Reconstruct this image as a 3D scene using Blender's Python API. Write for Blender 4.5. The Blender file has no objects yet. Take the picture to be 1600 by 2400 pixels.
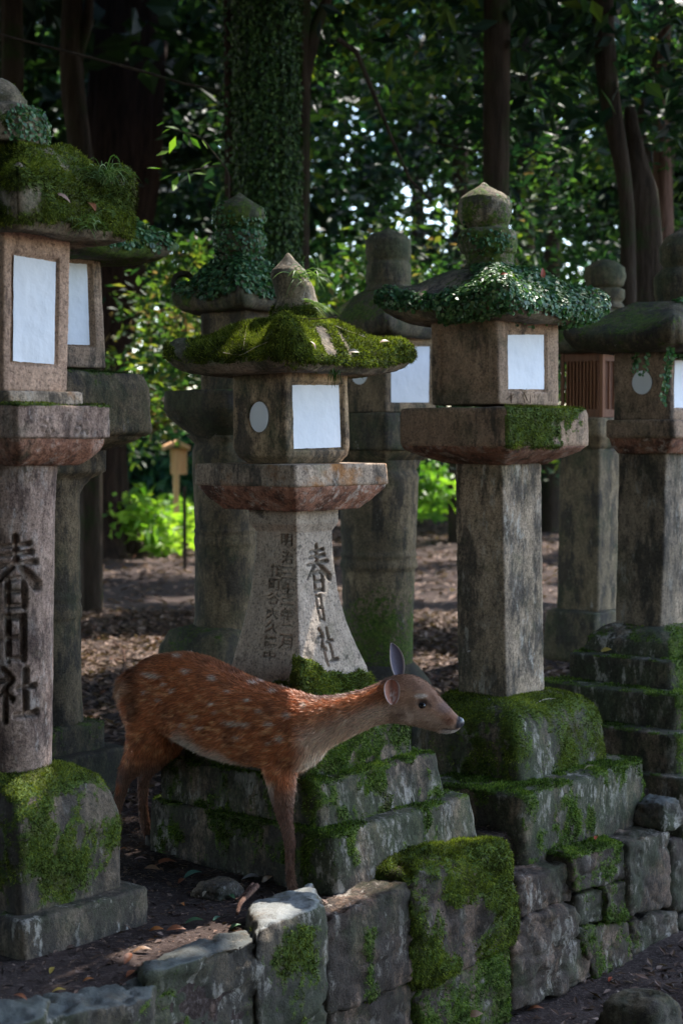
import bpy, math, random
import numpy as np
from mathutils import Vector
from mathutils.bvhtree import BVHTree

SC = bpy.context.scene
COL = SC.collection
R = math.radians
rng = np.random.default_rng(11)

# ------------------------------------------------------------------ camera
FPX, CX, CY = 3775.0, 800.0, 1200.0
PITCH = R(2.58)
EYE = np.array([0.0, 0.0, 1.6])
cd = bpy.data.cameras.new('camera')
cam = bpy.data.objects.new('camera', cd)
COL.objects.link(cam)
cam.location = EYE
cam.rotation_euler = (R(90) - PITCH, 0, 0)
cd.sensor_fit = 'HORIZONTAL'
cd.sensor_width = 24.0
cd.lens = FPX / 1600 * 24
cd.clip_start = 0.1
cd.clip_end = 400
cd.dof.use_dof = True
cd.dof.focus_distance = 5.75
cd.dof.aperture_fstop = 3.2
SC.camera = cam

# ------------------------------------------------------------------ world and sun
SUN_EL, SUN_AZ = R(56), R(34)            # azimuth measured from +Y towards +X
SUN = np.array([math.sin(SUN_AZ) * math.cos(SUN_EL), math.cos(SUN_AZ) * math.cos(SUN_EL), math.sin(SUN_EL)])
W = bpy.data.worlds.new('World')
SC.world = W
W.use_nodes = True
nt = W.node_tree
nt.nodes.clear()
sky = nt.nodes.new('ShaderNodeTexSky')
sky.sky_type = 'NISHITA'
sky.sun_disc = False
sky.sun_elevation = SUN_EL
sky.sun_rotation = SUN_AZ
bg = nt.nodes.new('ShaderNodeBackground')
bg.inputs['Strength'].default_value = 0.15
wo = nt.nodes.new('ShaderNodeOutputWorld')
nt.links.new(sky.outputs[0], bg.inputs['Color'])
nt.links.new(bg.outputs[0], wo.inputs['Surface'])
sd = bpy.data.lights.new('sun', 'SUN')
sd.energy = 2.2
sd.angle = R(0.5)
sd.color = (1.0, 0.94, 0.86)
sun = bpy.data.objects.new('sun', sd)
COL.objects.link(sun)
sun.rotation_euler = Vector(SUN).to_track_quat('Z', 'Y').to_euler()
vs = SC.view_settings
vs.view_transform = 'Standard'
vs.look = 'None'
vs.gamma = 1
vs.use_curve_mapping = False
vs.exposure = 2.5
SC.cycles.max_bounces = 5
SC.cycles.diffuse_bounces = 3
SC.cycles.transmission_bounces = 3
SC.cycles.use_denoising = True

# ------------------------------------------------------------------ projection helpers
cP, sP = math.cos(PITCH), math.sin(PITCH)
def ray(u, v):
    X = (np.asarray(u, float) - CX) / FPX
    Y = -(np.asarray(v, float) - CY) / FPX
    return np.stack([X + 0 * Y, cP + Y * sP + 0 * X, Y * cP - sP + 0 * X], -1)
def P(u, v, D):
    d = ray(u, v)
    return EYE + d * (np.asarray(D, float) / d[..., 1])[..., None]
ANG = math.atan2(0.771, 0.637)
E1 = np.array([math.cos(ANG), math.sin(ANG)])
E2 = np.array([-math.sin(ANG), math.cos(ANG)])
def rect(uL, uN, uR, v, Dc, ratio=1.0, e1=E1, e2=E2):
    """the plan rectangle whose left, near and right corners show at these columns"""
    DN = Dc - 0.3
    aR = ray(uR, v); aR = aR[0] / aR[1]
    for _ in range(25):
        N = P(uN, v, DN)
        L1 = (aR * N[1] - N[0]) / (e1[0] - aR * e1[1])
        if uL is None:
            L2 = L1 * ratio
        else:
            aL = ray(uL, v); aL = aL[0] / aL[1]
            L2 = (aL * N[1] - N[0]) / (e2[0] - aL * e2[1])
        c = N[:2] + e1 * L1 / 2 + e2 * L2 / 2
        DN += (Dc - c[1])
    return dict(c=c, hx=L1 / 2, hy=L2 / 2, z=P(uN, v, DN)[2], N=N[:2])

# ------------------------------------------------------------------ noise
def _h(ix, iy, iz, s):
    n = (ix * 374761393 + iy * 668265263 + iz * 2147483647 + s * 1274126177) & 0xffffffff
    n = ((n ^ (n >> 13)) * 1274126177) & 0xffffffff
    n = (n ^ (n >> 16)) & 0xffffff
    return n / float(0xffffff)
def vnoise(p, s=0):
    p = np.asarray(p, float)
    i = np.floor(p).astype(np.int64); f = p - i
    f = f * f * (3 - 2 * f)
    r = 0
    for dx in (0, 1):
        wx = f[:, 0] if dx else 1 - f[:, 0]
        for dy in (0, 1):
            wy = f[:, 1] if dy else 1 - f[:, 1]
            for dz in (0, 1):
                wz = f[:, 2] if dz else 1 - f[:, 2]
                r = r + wx * wy * wz * _h(i[:, 0] + dx, i[:, 1] + dy, i[:, 2] + dz, s)
    return r * 2 - 1
def fbm(p, sc=1.0, o=3, s=0):
    p = np.asarray(p, float) * sc
    a, t, r = 1.0, 0.0, 0.0
    for k in range(o):
        r = r + a * vnoise(p * (2.03 ** k) + k * 17.3, s + k); t += a; a *= 0.5
    return r / t
def sstep(x, a, b):
    t = np.clip((x - a) / (b - a), 0, 1)
    return t * t * (3 - 2 * t)

# ------------------------------------------------------------------ mesh building
def normals(V, Fq):
    N = np.zeros_like(V)
    a = V[Fq[:, 2]] - V[Fq[:, 0]]
    b = V[Fq[:, -1]] - V[Fq[:, 1]] if Fq.shape[1] == 4 else V[Fq[:, 1]] - V[Fq[:, 0]]
    n = np.cross(a, b) if Fq.shape[1] == 4 else np.cross(b, a)
    for k in range(Fq.shape[1]):
        np.add.at(N, Fq[:, k], n)
    l = np.linalg.norm(N, axis=1); l[l == 0] = 1
    return N / l[:, None]
def mk(name, V, F, mat=None, parent=None, attrs=None, smooth=True, origin=None, label=None, cat=None, group=None, kind=None, cattr=None):
    """one mesh object; V in world coordinates; F a (n,k) array or a list of such arrays"""
    Fs = [np.asarray(f) for f in (F if isinstance(F, list) else [F]) if len(f)]
    V = np.asarray(V, float)
    if origin is None:
        if parent is not None:
            origin = np.array(root_loc(parent))
        else:
            origin = np.array([V[:, 0].mean(), V[:, 1].mean(), V[:, 2].min()])
    me = bpy.data.meshes.new(name)
    me.vertices.add(len(V))
    me.vertices.foreach_set('co', (V - origin).astype(np.float32).ravel())
    nl = sum(f.size for f in Fs); nf = sum(len(f) for f in Fs)
    me.loops.add(nl); me.polygons.add(nf)
    me.loops.foreach_set('vertex_index', np.concatenate([f.ravel() for f in Fs]).astype(np.int32))
    tot = np.concatenate([np.full(len(f), f.shape[1]) for f in Fs])
    st = np.concatenate([[0], np.cumsum(tot)[:-1]])
    me.polygons.foreach_set('loop_start', st.astype(np.int32))
    me.polygons.foreach_set('use_smooth', np.full(nf, smooth))
    me.update(calc_edges=True)
    me.validate()
    for k, a in (attrs or {}).items():
        at = me.attributes.new(k, 'FLOAT', 'POINT')
        at.data.foreach_set('value', np.asarray(a, np.float32))
    for k, a in (cattr or {}).items():
        at = me.color_attributes.new(k, 'FLOAT_COLOR', 'POINT')
        a = np.asarray(a, np.float32)
        at.data.foreach_set('color', np.concatenate([a, np.ones((len(a), 1), np.float32)], 1).ravel())
    if mat is not None:
        me.materials.append(mat)
    o = bpy.data.objects.new(name, me)
    COL.objects.link(o)
    if parent is not None:
        o.parent = parent
        if parent.type == 'MESH' or parent.parent is not None:
            pass
        else:
            o.location = (0, 0, 0)
    else:
        o.location = origin
    if label: o['label'] = label
    if cat: o['category'] = cat
    if group: o['group'] = group
    if kind: o['kind'] = kind
    return o
def root_loc(o):
    while o.parent is not None:
        o = o.parent
    return tuple(o.location)
def thing(name, loc, label, cat, group=None):
    o = bpy.data.objects.new(name, None)
    COL.objects.link(o)
    o.empty_display_size = 0.1
    o.location = tuple(float(x) for x in loc)
    o['label'] = label; o['category'] = cat
    if group: o['group'] = group
    return o

def ringdirs(n):
    """n points per side of the unit square, CCW starting at (-1,-1): front(-y), right(+x), back, left"""
    t = -1 + 2 * np.arange(n) / n
    o = np.ones(n)
    return np.concatenate([np.stack([t, -o], 1), np.stack([o, t], 1), np.stack([-t, o], 1), np.stack([-o, -t], 1)])
def loft(rows, n=24, dz=0.02, e1=E1, e2=E2, cap_top=True, cap_bot=True):
    """rows: list of (z, cx, cy, hx, hy, p). Returns V(world), quads, info(row z, lx, ly)"""
    R_ = []
    for a, b in zip(rows[:-1], rows[1:]):
        a = np.array(a, float); b = np.array(b, float)
        d = max(abs(b[0] - a[0]), abs(b[3] - a[3]), abs(b[4] - a[4]))
        k = max(1, int(math.ceil(d / dz)))
        for i in range(k):
            R_.append(a + (b - a) * i / k)
    R_.append(np.array(rows[-1], float))
    def cap(r):
        k = max(2, int(math.ceil(max(r[3], r[4]) / dz)))
        out = []
        for i in range(1, k):
            q = r.copy(); s = 1 - i / k
            q[3] *= s; q[4] *= s; out.append(q)
        q = r.copy(); q[3] *= 0.02; q[4] *= 0.02; out.append(q)
        return out
    if cap_bot: R_ = cap(R_[0])[::-1] + R_
    if cap_top: R_ = R_ + cap(R_[-1])
    A = np.array(R_)
    D = ringdirs(n)
    m = len(D)
    p = A[:, 5][:, None]
    nm = (np.abs(D[None, :, 0]) ** p + np.abs(D[None, :, 1]) ** p) ** (1 / p)
    lx = D[None, :, 0] / nm * A[:, 3][:, None]
    ly = D[None, :, 1] / nm * A[:, 4][:, None]
    X = A[:, 1][:, None] + lx * e1[0] + ly * e2[0]
    Y = A[:, 2][:, None] + lx * e1[1] + ly * e2[1]
    Z = np.repeat(A[:, 0][:, None], m, 1)
    V = np.stack([X, Y, Z], -1).reshape(-1, 3)
    r = len(A)
    i = np.arange(r - 1)[:, None] * m
    j = np.arange(m)[None, :]
    j2 = (j + 1) % m
    Q = np.stack([i + j, i + j2, i + m + j2, i + m + j], -1).reshape(-1, 4)
    ends = [np.arange(m)[::-1][None, :], (np.arange(m) + (r - 1) * m)[None, :]]
    L = np.stack([lx, ly, Z], -1).reshape(-1, 3)
    side = np.tile(np.repeat(np.arange(4), n), r)
    return V, Q, ends, L, side
def bump_rows(V, Q, amp, sc, o=3, seed=0, amp2=0.0, sc2=60):
    N = normals(V, Q)
    d = amp * fbm(V, sc, o, seed)
    if amp2: d = d + amp2 * fbm(V, sc2, 2, seed + 9)
    return V + N * d[:, None]

def tri_scatter(V, Q, mask, dens, seed, minmask=0.45):
    """random points on the surface where mask is high: returns pos, normal"""
    g = np.random.default_rng(seed)
    T = np.concatenate([Q[:, [0, 1, 2]], Q[:, [0, 2, 3]]]) if Q.shape[1] == 4 else Q
    a, b, c = V[T[:, 0]], V[T[:, 1]], V[T[:, 2]]
    n = np.cross(b - a, c - a); ar = np.linalg.norm(n, axis=1) / 2
    mm = mask[T].mean(1)
    w = ar * sstep(mm, minmask, minmask + 0.42)
    tot = w.sum()
    k = int(tot * dens)
    if k < 1: return np.zeros((0, 3)), np.zeros((0, 3))
    idx = g.choice(len(T), k, p=w / tot)
    r1 = np.sqrt(g.random(k)); r2 = g.random(k)
    p = a[idx] * (1 - r1)[:, None] + b[idx] * (r1 * (1 - r2))[:, None] + c[idx] * (r1 * r2)[:, None]
    nn = n[idx] / np.maximum(np.linalg.norm(n[idx], axis=1), 1e-12)[:, None]
    return p, nn
def unit(a):
    return a / np.maximum(np.linalg.norm(a, axis=-1, keepdims=True), 1e-9)
def blades(p, d, length, width, g, bend=0.0):
    """one triangle per blade"""
    k = len(p)
    s = unit(np.cross(d, g.normal(size=(k, 3))))
    L = np.asarray(length) * np.ones(k); Wd = np.asarray(width) * np.ones(k)
    a = p - s * Wd[:, None] / 2 - d * 0.0015
    b = p + s * Wd[:, None] / 2 - d * 0.0015
    tip = p + d * L[:, None]
    tip[:, 2] -= bend * L
    V = np.stack([a, b, tip], 1).reshape(-1, 3)
    F = np.arange(3 * k).reshape(-1, 3)
    return V, F
def leaves(p, d, n, length, width, g, fold=0.25):
    """pointed leaves: two triangles joined on the midrib pair; d = direction, n = upward normal"""
    k = len(p)
    s = unit(np.cross(d, n))
    nn = unit(np.cross(s, d))
    L = (np.asarray(length) * np.ones(k))[:, None]; Wd = (np.asarray(width) * np.ones(k))[:, None]
    a = p; b = p + d * L * 0.45 + s * Wd / 2 + nn * Wd * fold
    c = p + d * L; e = p + d * L * 0.45 - s * Wd / 2 + nn * Wd * fold
    V = np.stack([a, b, c, e], 1).reshape(-1, 3)
    i = np.arange(k)[:, None] * 4
    F = np.concatenate([i + [0, 1, 2], i + [0, 2, 3]])
    return V, F
def discs(p, n, rad, g, k=6):
    m = len(p)
    t = unit(np.cross(n, g.normal(size=(m, 3)))); b = np.cross(n, t)
    ang = np.arange(k) * 2 * np.pi / k
    rad = (np.asarray(rad) * np.ones(m))[:, None, None]
    V = p[:, None] + (t[:, None] * np.cos(ang)[None, :, None] + b[:, None] * np.sin(ang)[None, :, None]) * rad
    F = np.arange(m * k).reshape(-1, k)
    return V.reshape(-1, 3), F

# ------------------------------------------------------------------ materials
MATS = {}
def newmat(name):
    m = bpy.data.materials.new(name); m.use_nodes = True
    nt = m.node_tree; nt.nodes.clear()
    return m, nt
class NB:
    def __init__(s, nt): s.nt = nt
    def n(s, t, **k):
        o = s.nt.nodes.new(t)
        for a, b in k.items(): setattr(o, a, b)
        return o
    def l(s, a, b): s.nt.links.new(a, b)
    def noise(s, vec, scale, detail=4, rough=0.6):
        o = s.n('ShaderNodeTexNoise'); o.inputs['Scale'].default_value = scale
        o.inputs['Detail'].default_value = detail; o.inputs['Roughness'].default_value = rough
        if vec is not None: s.l(vec, o.inputs['Vector'])
        return o.outputs['Fac']
    def ramp(s, fac, a, b, ca=(0, 0, 0, 1), cb=(1, 1, 1, 1)):
        o = s.n('ShaderNodeValToRGB')
        o.color_ramp.elements[0].position = a; o.color_ramp.elements[0].color = ca
        o.color_ramp.elements[1].position = b; o.color_ramp.elements[1].color = cb
        s.l(fac, o.inputs[0]); return o.outputs[0]
    def mix(s, fac, a, b, mode='MIX'):
        o = s.n('ShaderNodeMix', data_type='RGBA', blend_type=mode)
        for i, x in ((0, fac), (6, a), (7, b)):
            if hasattr(x, 'is_output'): s.l(x, o.inputs[i])
            elif i == 0: o.inputs[0].default_value = x
            else: o.inputs[i].default_value = (*x[:3], 1)
        return o.outputs[2]
    def math(s, op, a, b=0.0, clamp=False):
        o = s.n('ShaderNodeMath', operation=op, use_clamp=clamp)
        for i, x in enumerate((a, b)):
            if hasattr(x, 'is_output'): s.l(x, o.inputs[i])
            else: o.inputs[i].default_value = x
        return o.outputs[0]
    def attr(s, name):
        o = s.n('ShaderNodeAttribute'); o.attribute_name = name; return o
def objvec(b, scale=(1, 1, 1)):
    tc = b.n('ShaderNodeTexCoord'); mp = b.n('ShaderNodeMapping')
    mp.inputs['Scale'].default_value = scale
    b.l(tc.outputs['Object'], mp.inputs['Vector'])
    return mp.outputs[0]
def principled(b, col, rough=0.9, spec=0.3, normal=None, **k):
    p = b.n('ShaderNodeBsdfPrincipled')
    if hasattr(col, 'is_output'): b.l(col, p.inputs['Base Color'])
    else: p.inputs['Base Color'].default_value = (*col, 1)
    if hasattr(rough, 'is_output'): b.l(rough, p.inputs['Roughness'])
    else: p.inputs['Roughness'].default_value = rough
    p.inputs['Specular IOR Level'].default_value = spec
    if normal is not None: b.l(normal, p.inputs['Normal'])
    for a, v in k.items(): p.inputs[a].default_value = v
    o = b.n('ShaderNodeOutputMaterial'); b.l(p.outputs[0], o.inputs[0])
    return p
def stone_mat(name, c1, c2, c3=(0.04, 0.035, 0.03), dark=0.5, lichen=0.4, orange=0.0, lichcol=(0.42, 0.40, 0.38), moss1=(0.025, 0.05, 0.008), moss2=(0.10, 0.14, 0.02), streak=1.0, green=0.3, topcol=None, grunge=.6):
    c1 = (c1[0] * 1.14, c1[1] * .97, c1[2] * .76); c2 = (c2[0] * 1.14, c2[1] * .97, c2[2] * .78); lichcol = (lichcol[0] * 1.05, lichcol[1] * 1.0, lichcol[2] * .9)
    m, nt = newmat(name); b = NB(nt)
    v = objvec(b); vs_ = objvec(b, (1, 1, 0.4))
    col = b.mix(b.ramp(b.noise(v, 5, 5, .65), .35, .65), c1, c2)
    spk = b.ramp(b.noise(v, 160, 3, .7), .35, .7)
    col = b.mix(b.math('MULTIPLY', spk, .45), col, (c2[0] * 1.5, c2[1] * 1.45, c2[2] * 1.4))
    spk2 = b.ramp(b.noise(v, 110, 2, .6), .52, .66)
    col = b.mix(b.math('MULTIPLY', spk2, .55), col, c3)
    dk = b.ramp(b.noise(vs_ if streak else v, 9, 6, .72), .57 - .22 * dark, .66 - .18 * dark)
    col = b.mix(b.math('MULTIPLY', dk, .8), col, c3)
    gr = b.ramp(b.noise(v, 3.3, 5, .7), .60 - .2 * green, .74 - .2 * green)
    col = b.mix(b.math('MULTIPLY', gr, .6), col, (0.05, 0.065, 0.028))
    li = b.math('MULTIPLY', b.ramp(b.noise(vs_ if streak else v, 17, 7, .78), .66 - .14 * lichen, .71 - .13 * lichen), b.ramp(b.noise(v, 4.1, 3), .42, .6))
    col = b.mix(b.math('MULTIPLY', li, .85 if lichen else 0), col, lichcol)
    if orange:
        og = b.ramp(b.noise(v, 8.0, 4, .6), .62 - .14 * orange, .72 - .1 * orange)
        col = b.mix(b.math('MULTIPLY', og, .8), col, (0.36, 0.15, 0.04))
    gn = b.math('ADD', b.math('MULTIPLY', b.noise(vs_, 26, 8, .82), .6), b.math('MULTIPLY', b.noise(v, 75, 4, .8), .4))
    gv = b.ramp(gn, .38, .64, (.5 - .28 * grunge,) * 3 + (1,), (1, 1, 1, 1))
    gm = b.n('ShaderNodeVectorMath', operation='SCALE'); b.l(gv, gm.inputs[0]); gm.inputs['Scale'].default_value = 1.25 + .25 * grunge
    col = b.mix(1.0, col, gm.outputs[0], 'MULTIPLY')
    if topcol:                             # own colour for upward faces; on the sunlit block it paints sunlight
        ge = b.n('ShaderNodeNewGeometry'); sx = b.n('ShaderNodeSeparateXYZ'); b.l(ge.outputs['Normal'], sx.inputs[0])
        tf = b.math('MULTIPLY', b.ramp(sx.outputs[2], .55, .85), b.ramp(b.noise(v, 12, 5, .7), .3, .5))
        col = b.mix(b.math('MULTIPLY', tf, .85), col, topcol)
    st = b.attr('stain_shade').outputs['Fac']
    col = b.mix(b.math('MULTIPLY', st, .8, True), col, (0.028, 0.026, 0.022))  # darkens by attribute: stains, plus painted shade on left faces and in characters
    mo = b.attr('moss').outputs['Fac']
    mf = b.math('ADD', mo, b.math('MULTIPLY', b.math('SUBTRACT', b.noise(v, 45, 4, .7), .5), 1.3))
    mf = b.ramp(mf, .42, .58)
    mcol = b.mix(b.ramp(b.noise(v, 60, 4, .7), .35, .65), moss1, moss2)
    mcol = b.mix(b.math('MULTIPLY', b.ramp(b.noise(v, 11, 5, .7), .5, .66), .7), mcol, (.065, .05, .02))
    col = b.mix(mf, col, mcol)
    bm = b.n('ShaderNodeBump'); bm.inputs['Strength'].default_value = .7; bm.inputs['Distance'].default_value = .006
    hgt = b.math('ADD', b.math('ADD', b.noise(v, 120, 4, .75), b.math('MULTIPLY', b.noise(v, 28, 5, .7), 1.6)), b.math('MULTIPLY', mf, b.noise(v, 220, 2)))
    b.l(hgt, bm.inputs['Height'])
    principled(b, col, .88, .25, bm.outputs[0])
    return m
def leaf_mat(name, cols, trans=0.5, rough=0.45, spec=0.4, pos=None):
    """cols: list of colours picked by the per-leaf attribute v"""
    m, nt = newmat(name); b = NB(nt)
    v = b.attr('v').outputs['Fac']
    r = b.n('ShaderNodeValToRGB'); cr = r.color_ramp
    pos = pos or [i / (len(cols) - 1) for i in range(len(cols))]
    cr.elements[0].position = pos[0]; cr.elements[0].color = (*cols[0], 1)
    cr.elements[1].position = pos[-1]; cr.elements[1].color = (*cols[-1], 1)
    for c, q in zip(cols[1:-1], pos[1:-1]):
        e = cr.elements.new(q); e.color = (*c, 1)
    b.l(v, r.inputs[0])
    p = b.n('ShaderNodeBsdfPrincipled'); b.l(r.outputs[0], p.inputs['Base Color'])
    p.inputs['Roughness'].default_value = rough; p.inputs['Specular IOR Level'].default_value = spec
    o = b.n('ShaderNodeOutputMaterial')
    if trans:
        t = b.n('ShaderNodeBsdfTranslucent')
        tc = b.mix(1.0, r.outputs[0], (1.5, 1.7, .6), 'MULTIPLY')
        b.l(tc, t.inputs[0])
        mx = b.n('ShaderNodeMixShader'); mx.inputs[0].default_value = trans
        b.l(p.outputs[0], mx.inputs[1]); b.l(t.outputs[0], mx.inputs[2]); b.l(mx.outputs[0], o.inputs[0])
    else:
        b.l(p.outputs[0], o.inputs[0])
    return m

M = {}
M['L1'] = stone_mat('stone_pink_worn', (0.17, 0.125, 0.125), (0.36, 0.30, 0.29), grunge=.9, dark=.4, lichen=1.0, lichcol=(.42, .37, .36), green=.2, c3=(.06, .035, .03))
M['L1box'] = stone_mat('stone_pink_box', (0.33, 0.25, 0.225), (0.45, 0.35, 0.31), grunge=.35, dark=.1, lichen=.2, green=.1, c3=(.09, .055, .045))
M['L1low'] = stone_mat('stone_grey_low', (0.13, 0.115, 0.10), (0.21, 0.185, 0.165), dark=.6, lichen=.7, green=.4)
M['red'] = stone_mat('stone_red_molding', (0.18, 0.085, 0.062), (0.32, 0.19, 0.155), dark=.4, lichen=1.0, lichcol=(.46, .40, .37), green=.1, c3=(.05, .025, .02), streak=0)
M['L2box'] = stone_mat('stone_ochre_box', (0.26, 0.20, 0.14), (0.42, 0.345, 0.26), grunge=.4, dark=.4, lichen=.15, green=.45)
M['L2slab'] = stone_mat('stone_slab_lichen', (0.27, 0.235, 0.215), (0.42, 0.375, 0.345), grunge=.4, dark=.4, lichen=.5, orange=.6, green=.2)
M['L2pil'] = stone_mat('stone_grey_granite', (0.27, 0.255, 0.25), (0.40, 0.38, 0.37), grunge=.2, dark=.05, lichen=.25, green=.15, streak=0)
M['L2roof'] = stone_mat('stone_roof_moss', (0.13, 0.12, 0.10), (0.24, 0.225, 0.20), dark=.4, lichen=.6, green=.6)
M['L3box'] = stone_mat('stone_brown_box', (0.25, 0.19, 0.155), (0.40, 0.32, 0.27), grunge=.4, dark=.3, lichen=.2, green=.3)
M['L3pil'] = stone_mat('stone_brown_pillar', (0.20, 0.175, 0.14), (0.36, 0.32, 0.28), grunge=.9, dark=.5, lichen=.9, lichcol=(.40, .38, .35), green=.3)
M['dark'] = stone_mat('stone_dark_mossy', (0.075, 0.07, 0.05), (0.14, 0.13, 0.10), dark=.6, lichen=.3, green=.7)
M['back'] = stone_mat('stone_back_row', (0.15, 0.13, 0.095), (0.23, 0.20, 0.15), dark=.5, lichen=.3, green=.5)
M['step'] = stone_mat('stone_steps', (0.065, 0.056, 0.046), (0.23, 0.195, 0.17), grunge=1.0, dark=.9, lichen=1.0, lichcol=(.34, .32, .30), green=.9, c3=(.022, .022, .018))
M['wall'] = stone_mat('stone_wall', (0.07, 0.05, 0.042), (0.25, 0.19, 0.165), grunge=1.0, dark=.85, lichen=.85, lichcol=(.34, .31, .29), green=.6, c3=(.025, .02, .017))
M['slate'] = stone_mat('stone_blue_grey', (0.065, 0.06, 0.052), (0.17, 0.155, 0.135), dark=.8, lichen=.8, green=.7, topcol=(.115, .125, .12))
M['slate_sunlit'] = stone_mat('stone_sunlit_top', (0.065, 0.06, 0.052), (0.17, 0.155, 0.135), dark=.8, lichen=.8, green=.7, topcol=(.27, .28, .27))  # same stone, upward faces painted paler to stand in for sunlight
M['moss'] = leaf_mat('moss_blades', [(0.018, 0.018, 0.006), (0.045, 0.055, 0.010), (0.15, 0.185, 0.025), (0.32, 0.34, 0.07)], .25, .8, .1)
M['moss_g'] = leaf_mat('moss_blades_green', [(0.016, 0.016, 0.007), (0.028, 0.042, 0.010), (0.045, 0.085, 0.014), (0.13, 0.20, 0.03), (0.26, .31, .07)], .25, .8, .1)
M['ivy'] = leaf_mat('ivy_leaves', [(.010, .026, .008), (.024, .06, .014), (.06, .12, .025), (.12, .19, .05)], .2, .5, .3)
M['mossd'] = leaf_mat('moss_blades_dark', [(0.012, 0.03, 0.01), (0.025, 0.055, 0.012), (0.05, 0.085, 0.02)], .2, .8, .1)
M['creep'] = leaf_mat('creeper_leaves', [(0.012, 0.045, 0.018), (0.03, 0.10, 0.035), (0.08, 0.18, 0.06), (0.22, 0.27, 0.14)], .2, .45, .4)
M['grass'] = leaf_mat('grass_blades', [(0.05, 0.11, 0.03), (0.12, 0.20, 0.07), (0.22, 0.28, 0.13)], .3, .5, .3)
def paper_mat():
    m, nt = newmat('paper'); b = NB(nt); v = objvec(b)
    col = b.mix(b.ramp(b.noise(v, 7, 3), .3, .7), (.74, .76, .80), (.80, .81, .84))
    bm = b.n('ShaderNodeBump'); bm.inputs['Strength'].default_value = .7; bm.inputs['Distance'].default_value = .012
    b.l(b.noise(v, 11, 4, .5), bm.inputs['Height'])
    principled(b, col, .8, .2, bm.outputs[0]); return m
M['paper'] = paper_mat()
def wood_mat(name, c1, c2, sc=(30, 30, 2)):
    m, nt = newmat(name); b = NB(nt); v = objvec(b, sc)
    col = b.mix(b.ramp(b.noise(v, 1.5, 5, .6), .3, .7), c1, c2)
    bm = b.n('ShaderNodeBump'); bm.inputs['Strength'].default_value = .4; bm.inputs['Distance'].default_value = .004
    b.l(b.noise(v, 3, 3), bm.inputs['Height'])
    principled(b, col, .75, .2, bm.outputs[0]); return m
M['wood'] = wood_mat('wood_orange', (.36, .18, .085), (.52, .29, .15))
M['wood_lit'] = wood_mat('wood_sunlit', (.55, .30, .15), (.78, .48, .27))  # brighter wood colour paints sunlight onto the unlit signboard
M['woodm'] = wood_mat('wood_mid', (.15, .06, .03), (.27, .12, .06))
M['woodd'] = wood_mat('wood_brown', (.10, .045, .025), (.20, .09, .05))
def bark_mat(name, c1, c2, moss=0.0):
    m, nt = newmat(name); b = NB(nt); v = objvec(b, (9, 9, 1.2)); vo = objvec(b)
    n = b.noise(v, 2.2, 6, .7)
    col = b.mix(b.ramp(n, .35, .65), c1, c2)
    if moss:
        col = b.mix(b.math('MULTIPLY', b.ramp(b.noise(vo, 2.5, 5, .7), .6 - .3 * moss, .75 - .3 * moss), .9), col, (.025, .045, .012))
    bm = b.n('ShaderNodeBump'); bm.inputs['Strength'].default_value = 1; bm.inputs['Distance'].default_value = .04
    b.l(n, bm.inputs['Height'])
    principled(b, col, .95, .15, bm.outputs[0]); return m
M['bark'] = bark_mat('bark_cedar', (.014, .009, .007), (.045, .026, .019))
M['barkd'] = bark_mat('bark_dark', (.022, .016, .011), (.06, .042, .03), .3)
M['barkm'] = bark_mat('bark_mossy', (.03, .03, .015), (.07, .06, .03), .9)
M['barkr'] = bark_mat('bark_red', (.07, .035, .025), (.17, .10, .075))
def soil_mat():
    m, nt = newmat('forest_soil'); b = NB(nt); v = objvec(b)
    col = b.mix(b.ramp(b.noise(v, 2.2, 6, .7), .3, .7), (.018, .012, .010), (.08, .055, .047))
    col = b.mix(b.math('MULTIPLY', b.ramp(b.noise(v, 60, 3, .7), .5, .75), .6), col, (.22, .17, .155))
    col = b.mix(b.math('MULTIPLY', b.ramp(b.noise(v, 30, 3, .7), .55, .7), .6), col, (.02, .014, .012))
    bm = b.n('ShaderNodeBump'); bm.inputs['Strength'].default_value = 1; bm.inputs['Distance'].default_value = .015
    b.l(b.noise(v, 40, 6, .75), bm.inputs['Height'])
    principled(b, col, .95, .15, bm.outputs[0]); return m
M['soil'] = soil_mat()
M['litter'] = leaf_mat('leaf_litter', [(.022, .013, .010), (.065, .036, .025), (.14, .085, .062), (.26, .18, .145), (.12, .045, .022)], .1, .7, .25)
def plain(name, c, rough=.7, spec=.3, **k):
    m, nt = newmat(name); b = NB(nt); v = objvec(b)
    col = b.mix(b.ramp(b.noise(v, 50, 4, .7), .3, .7), tuple(x * .7 for x in c), tuple(min(1, x * 1.2) for x in c))
    principled(b, col, rough, spec, **k); return m
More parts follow.
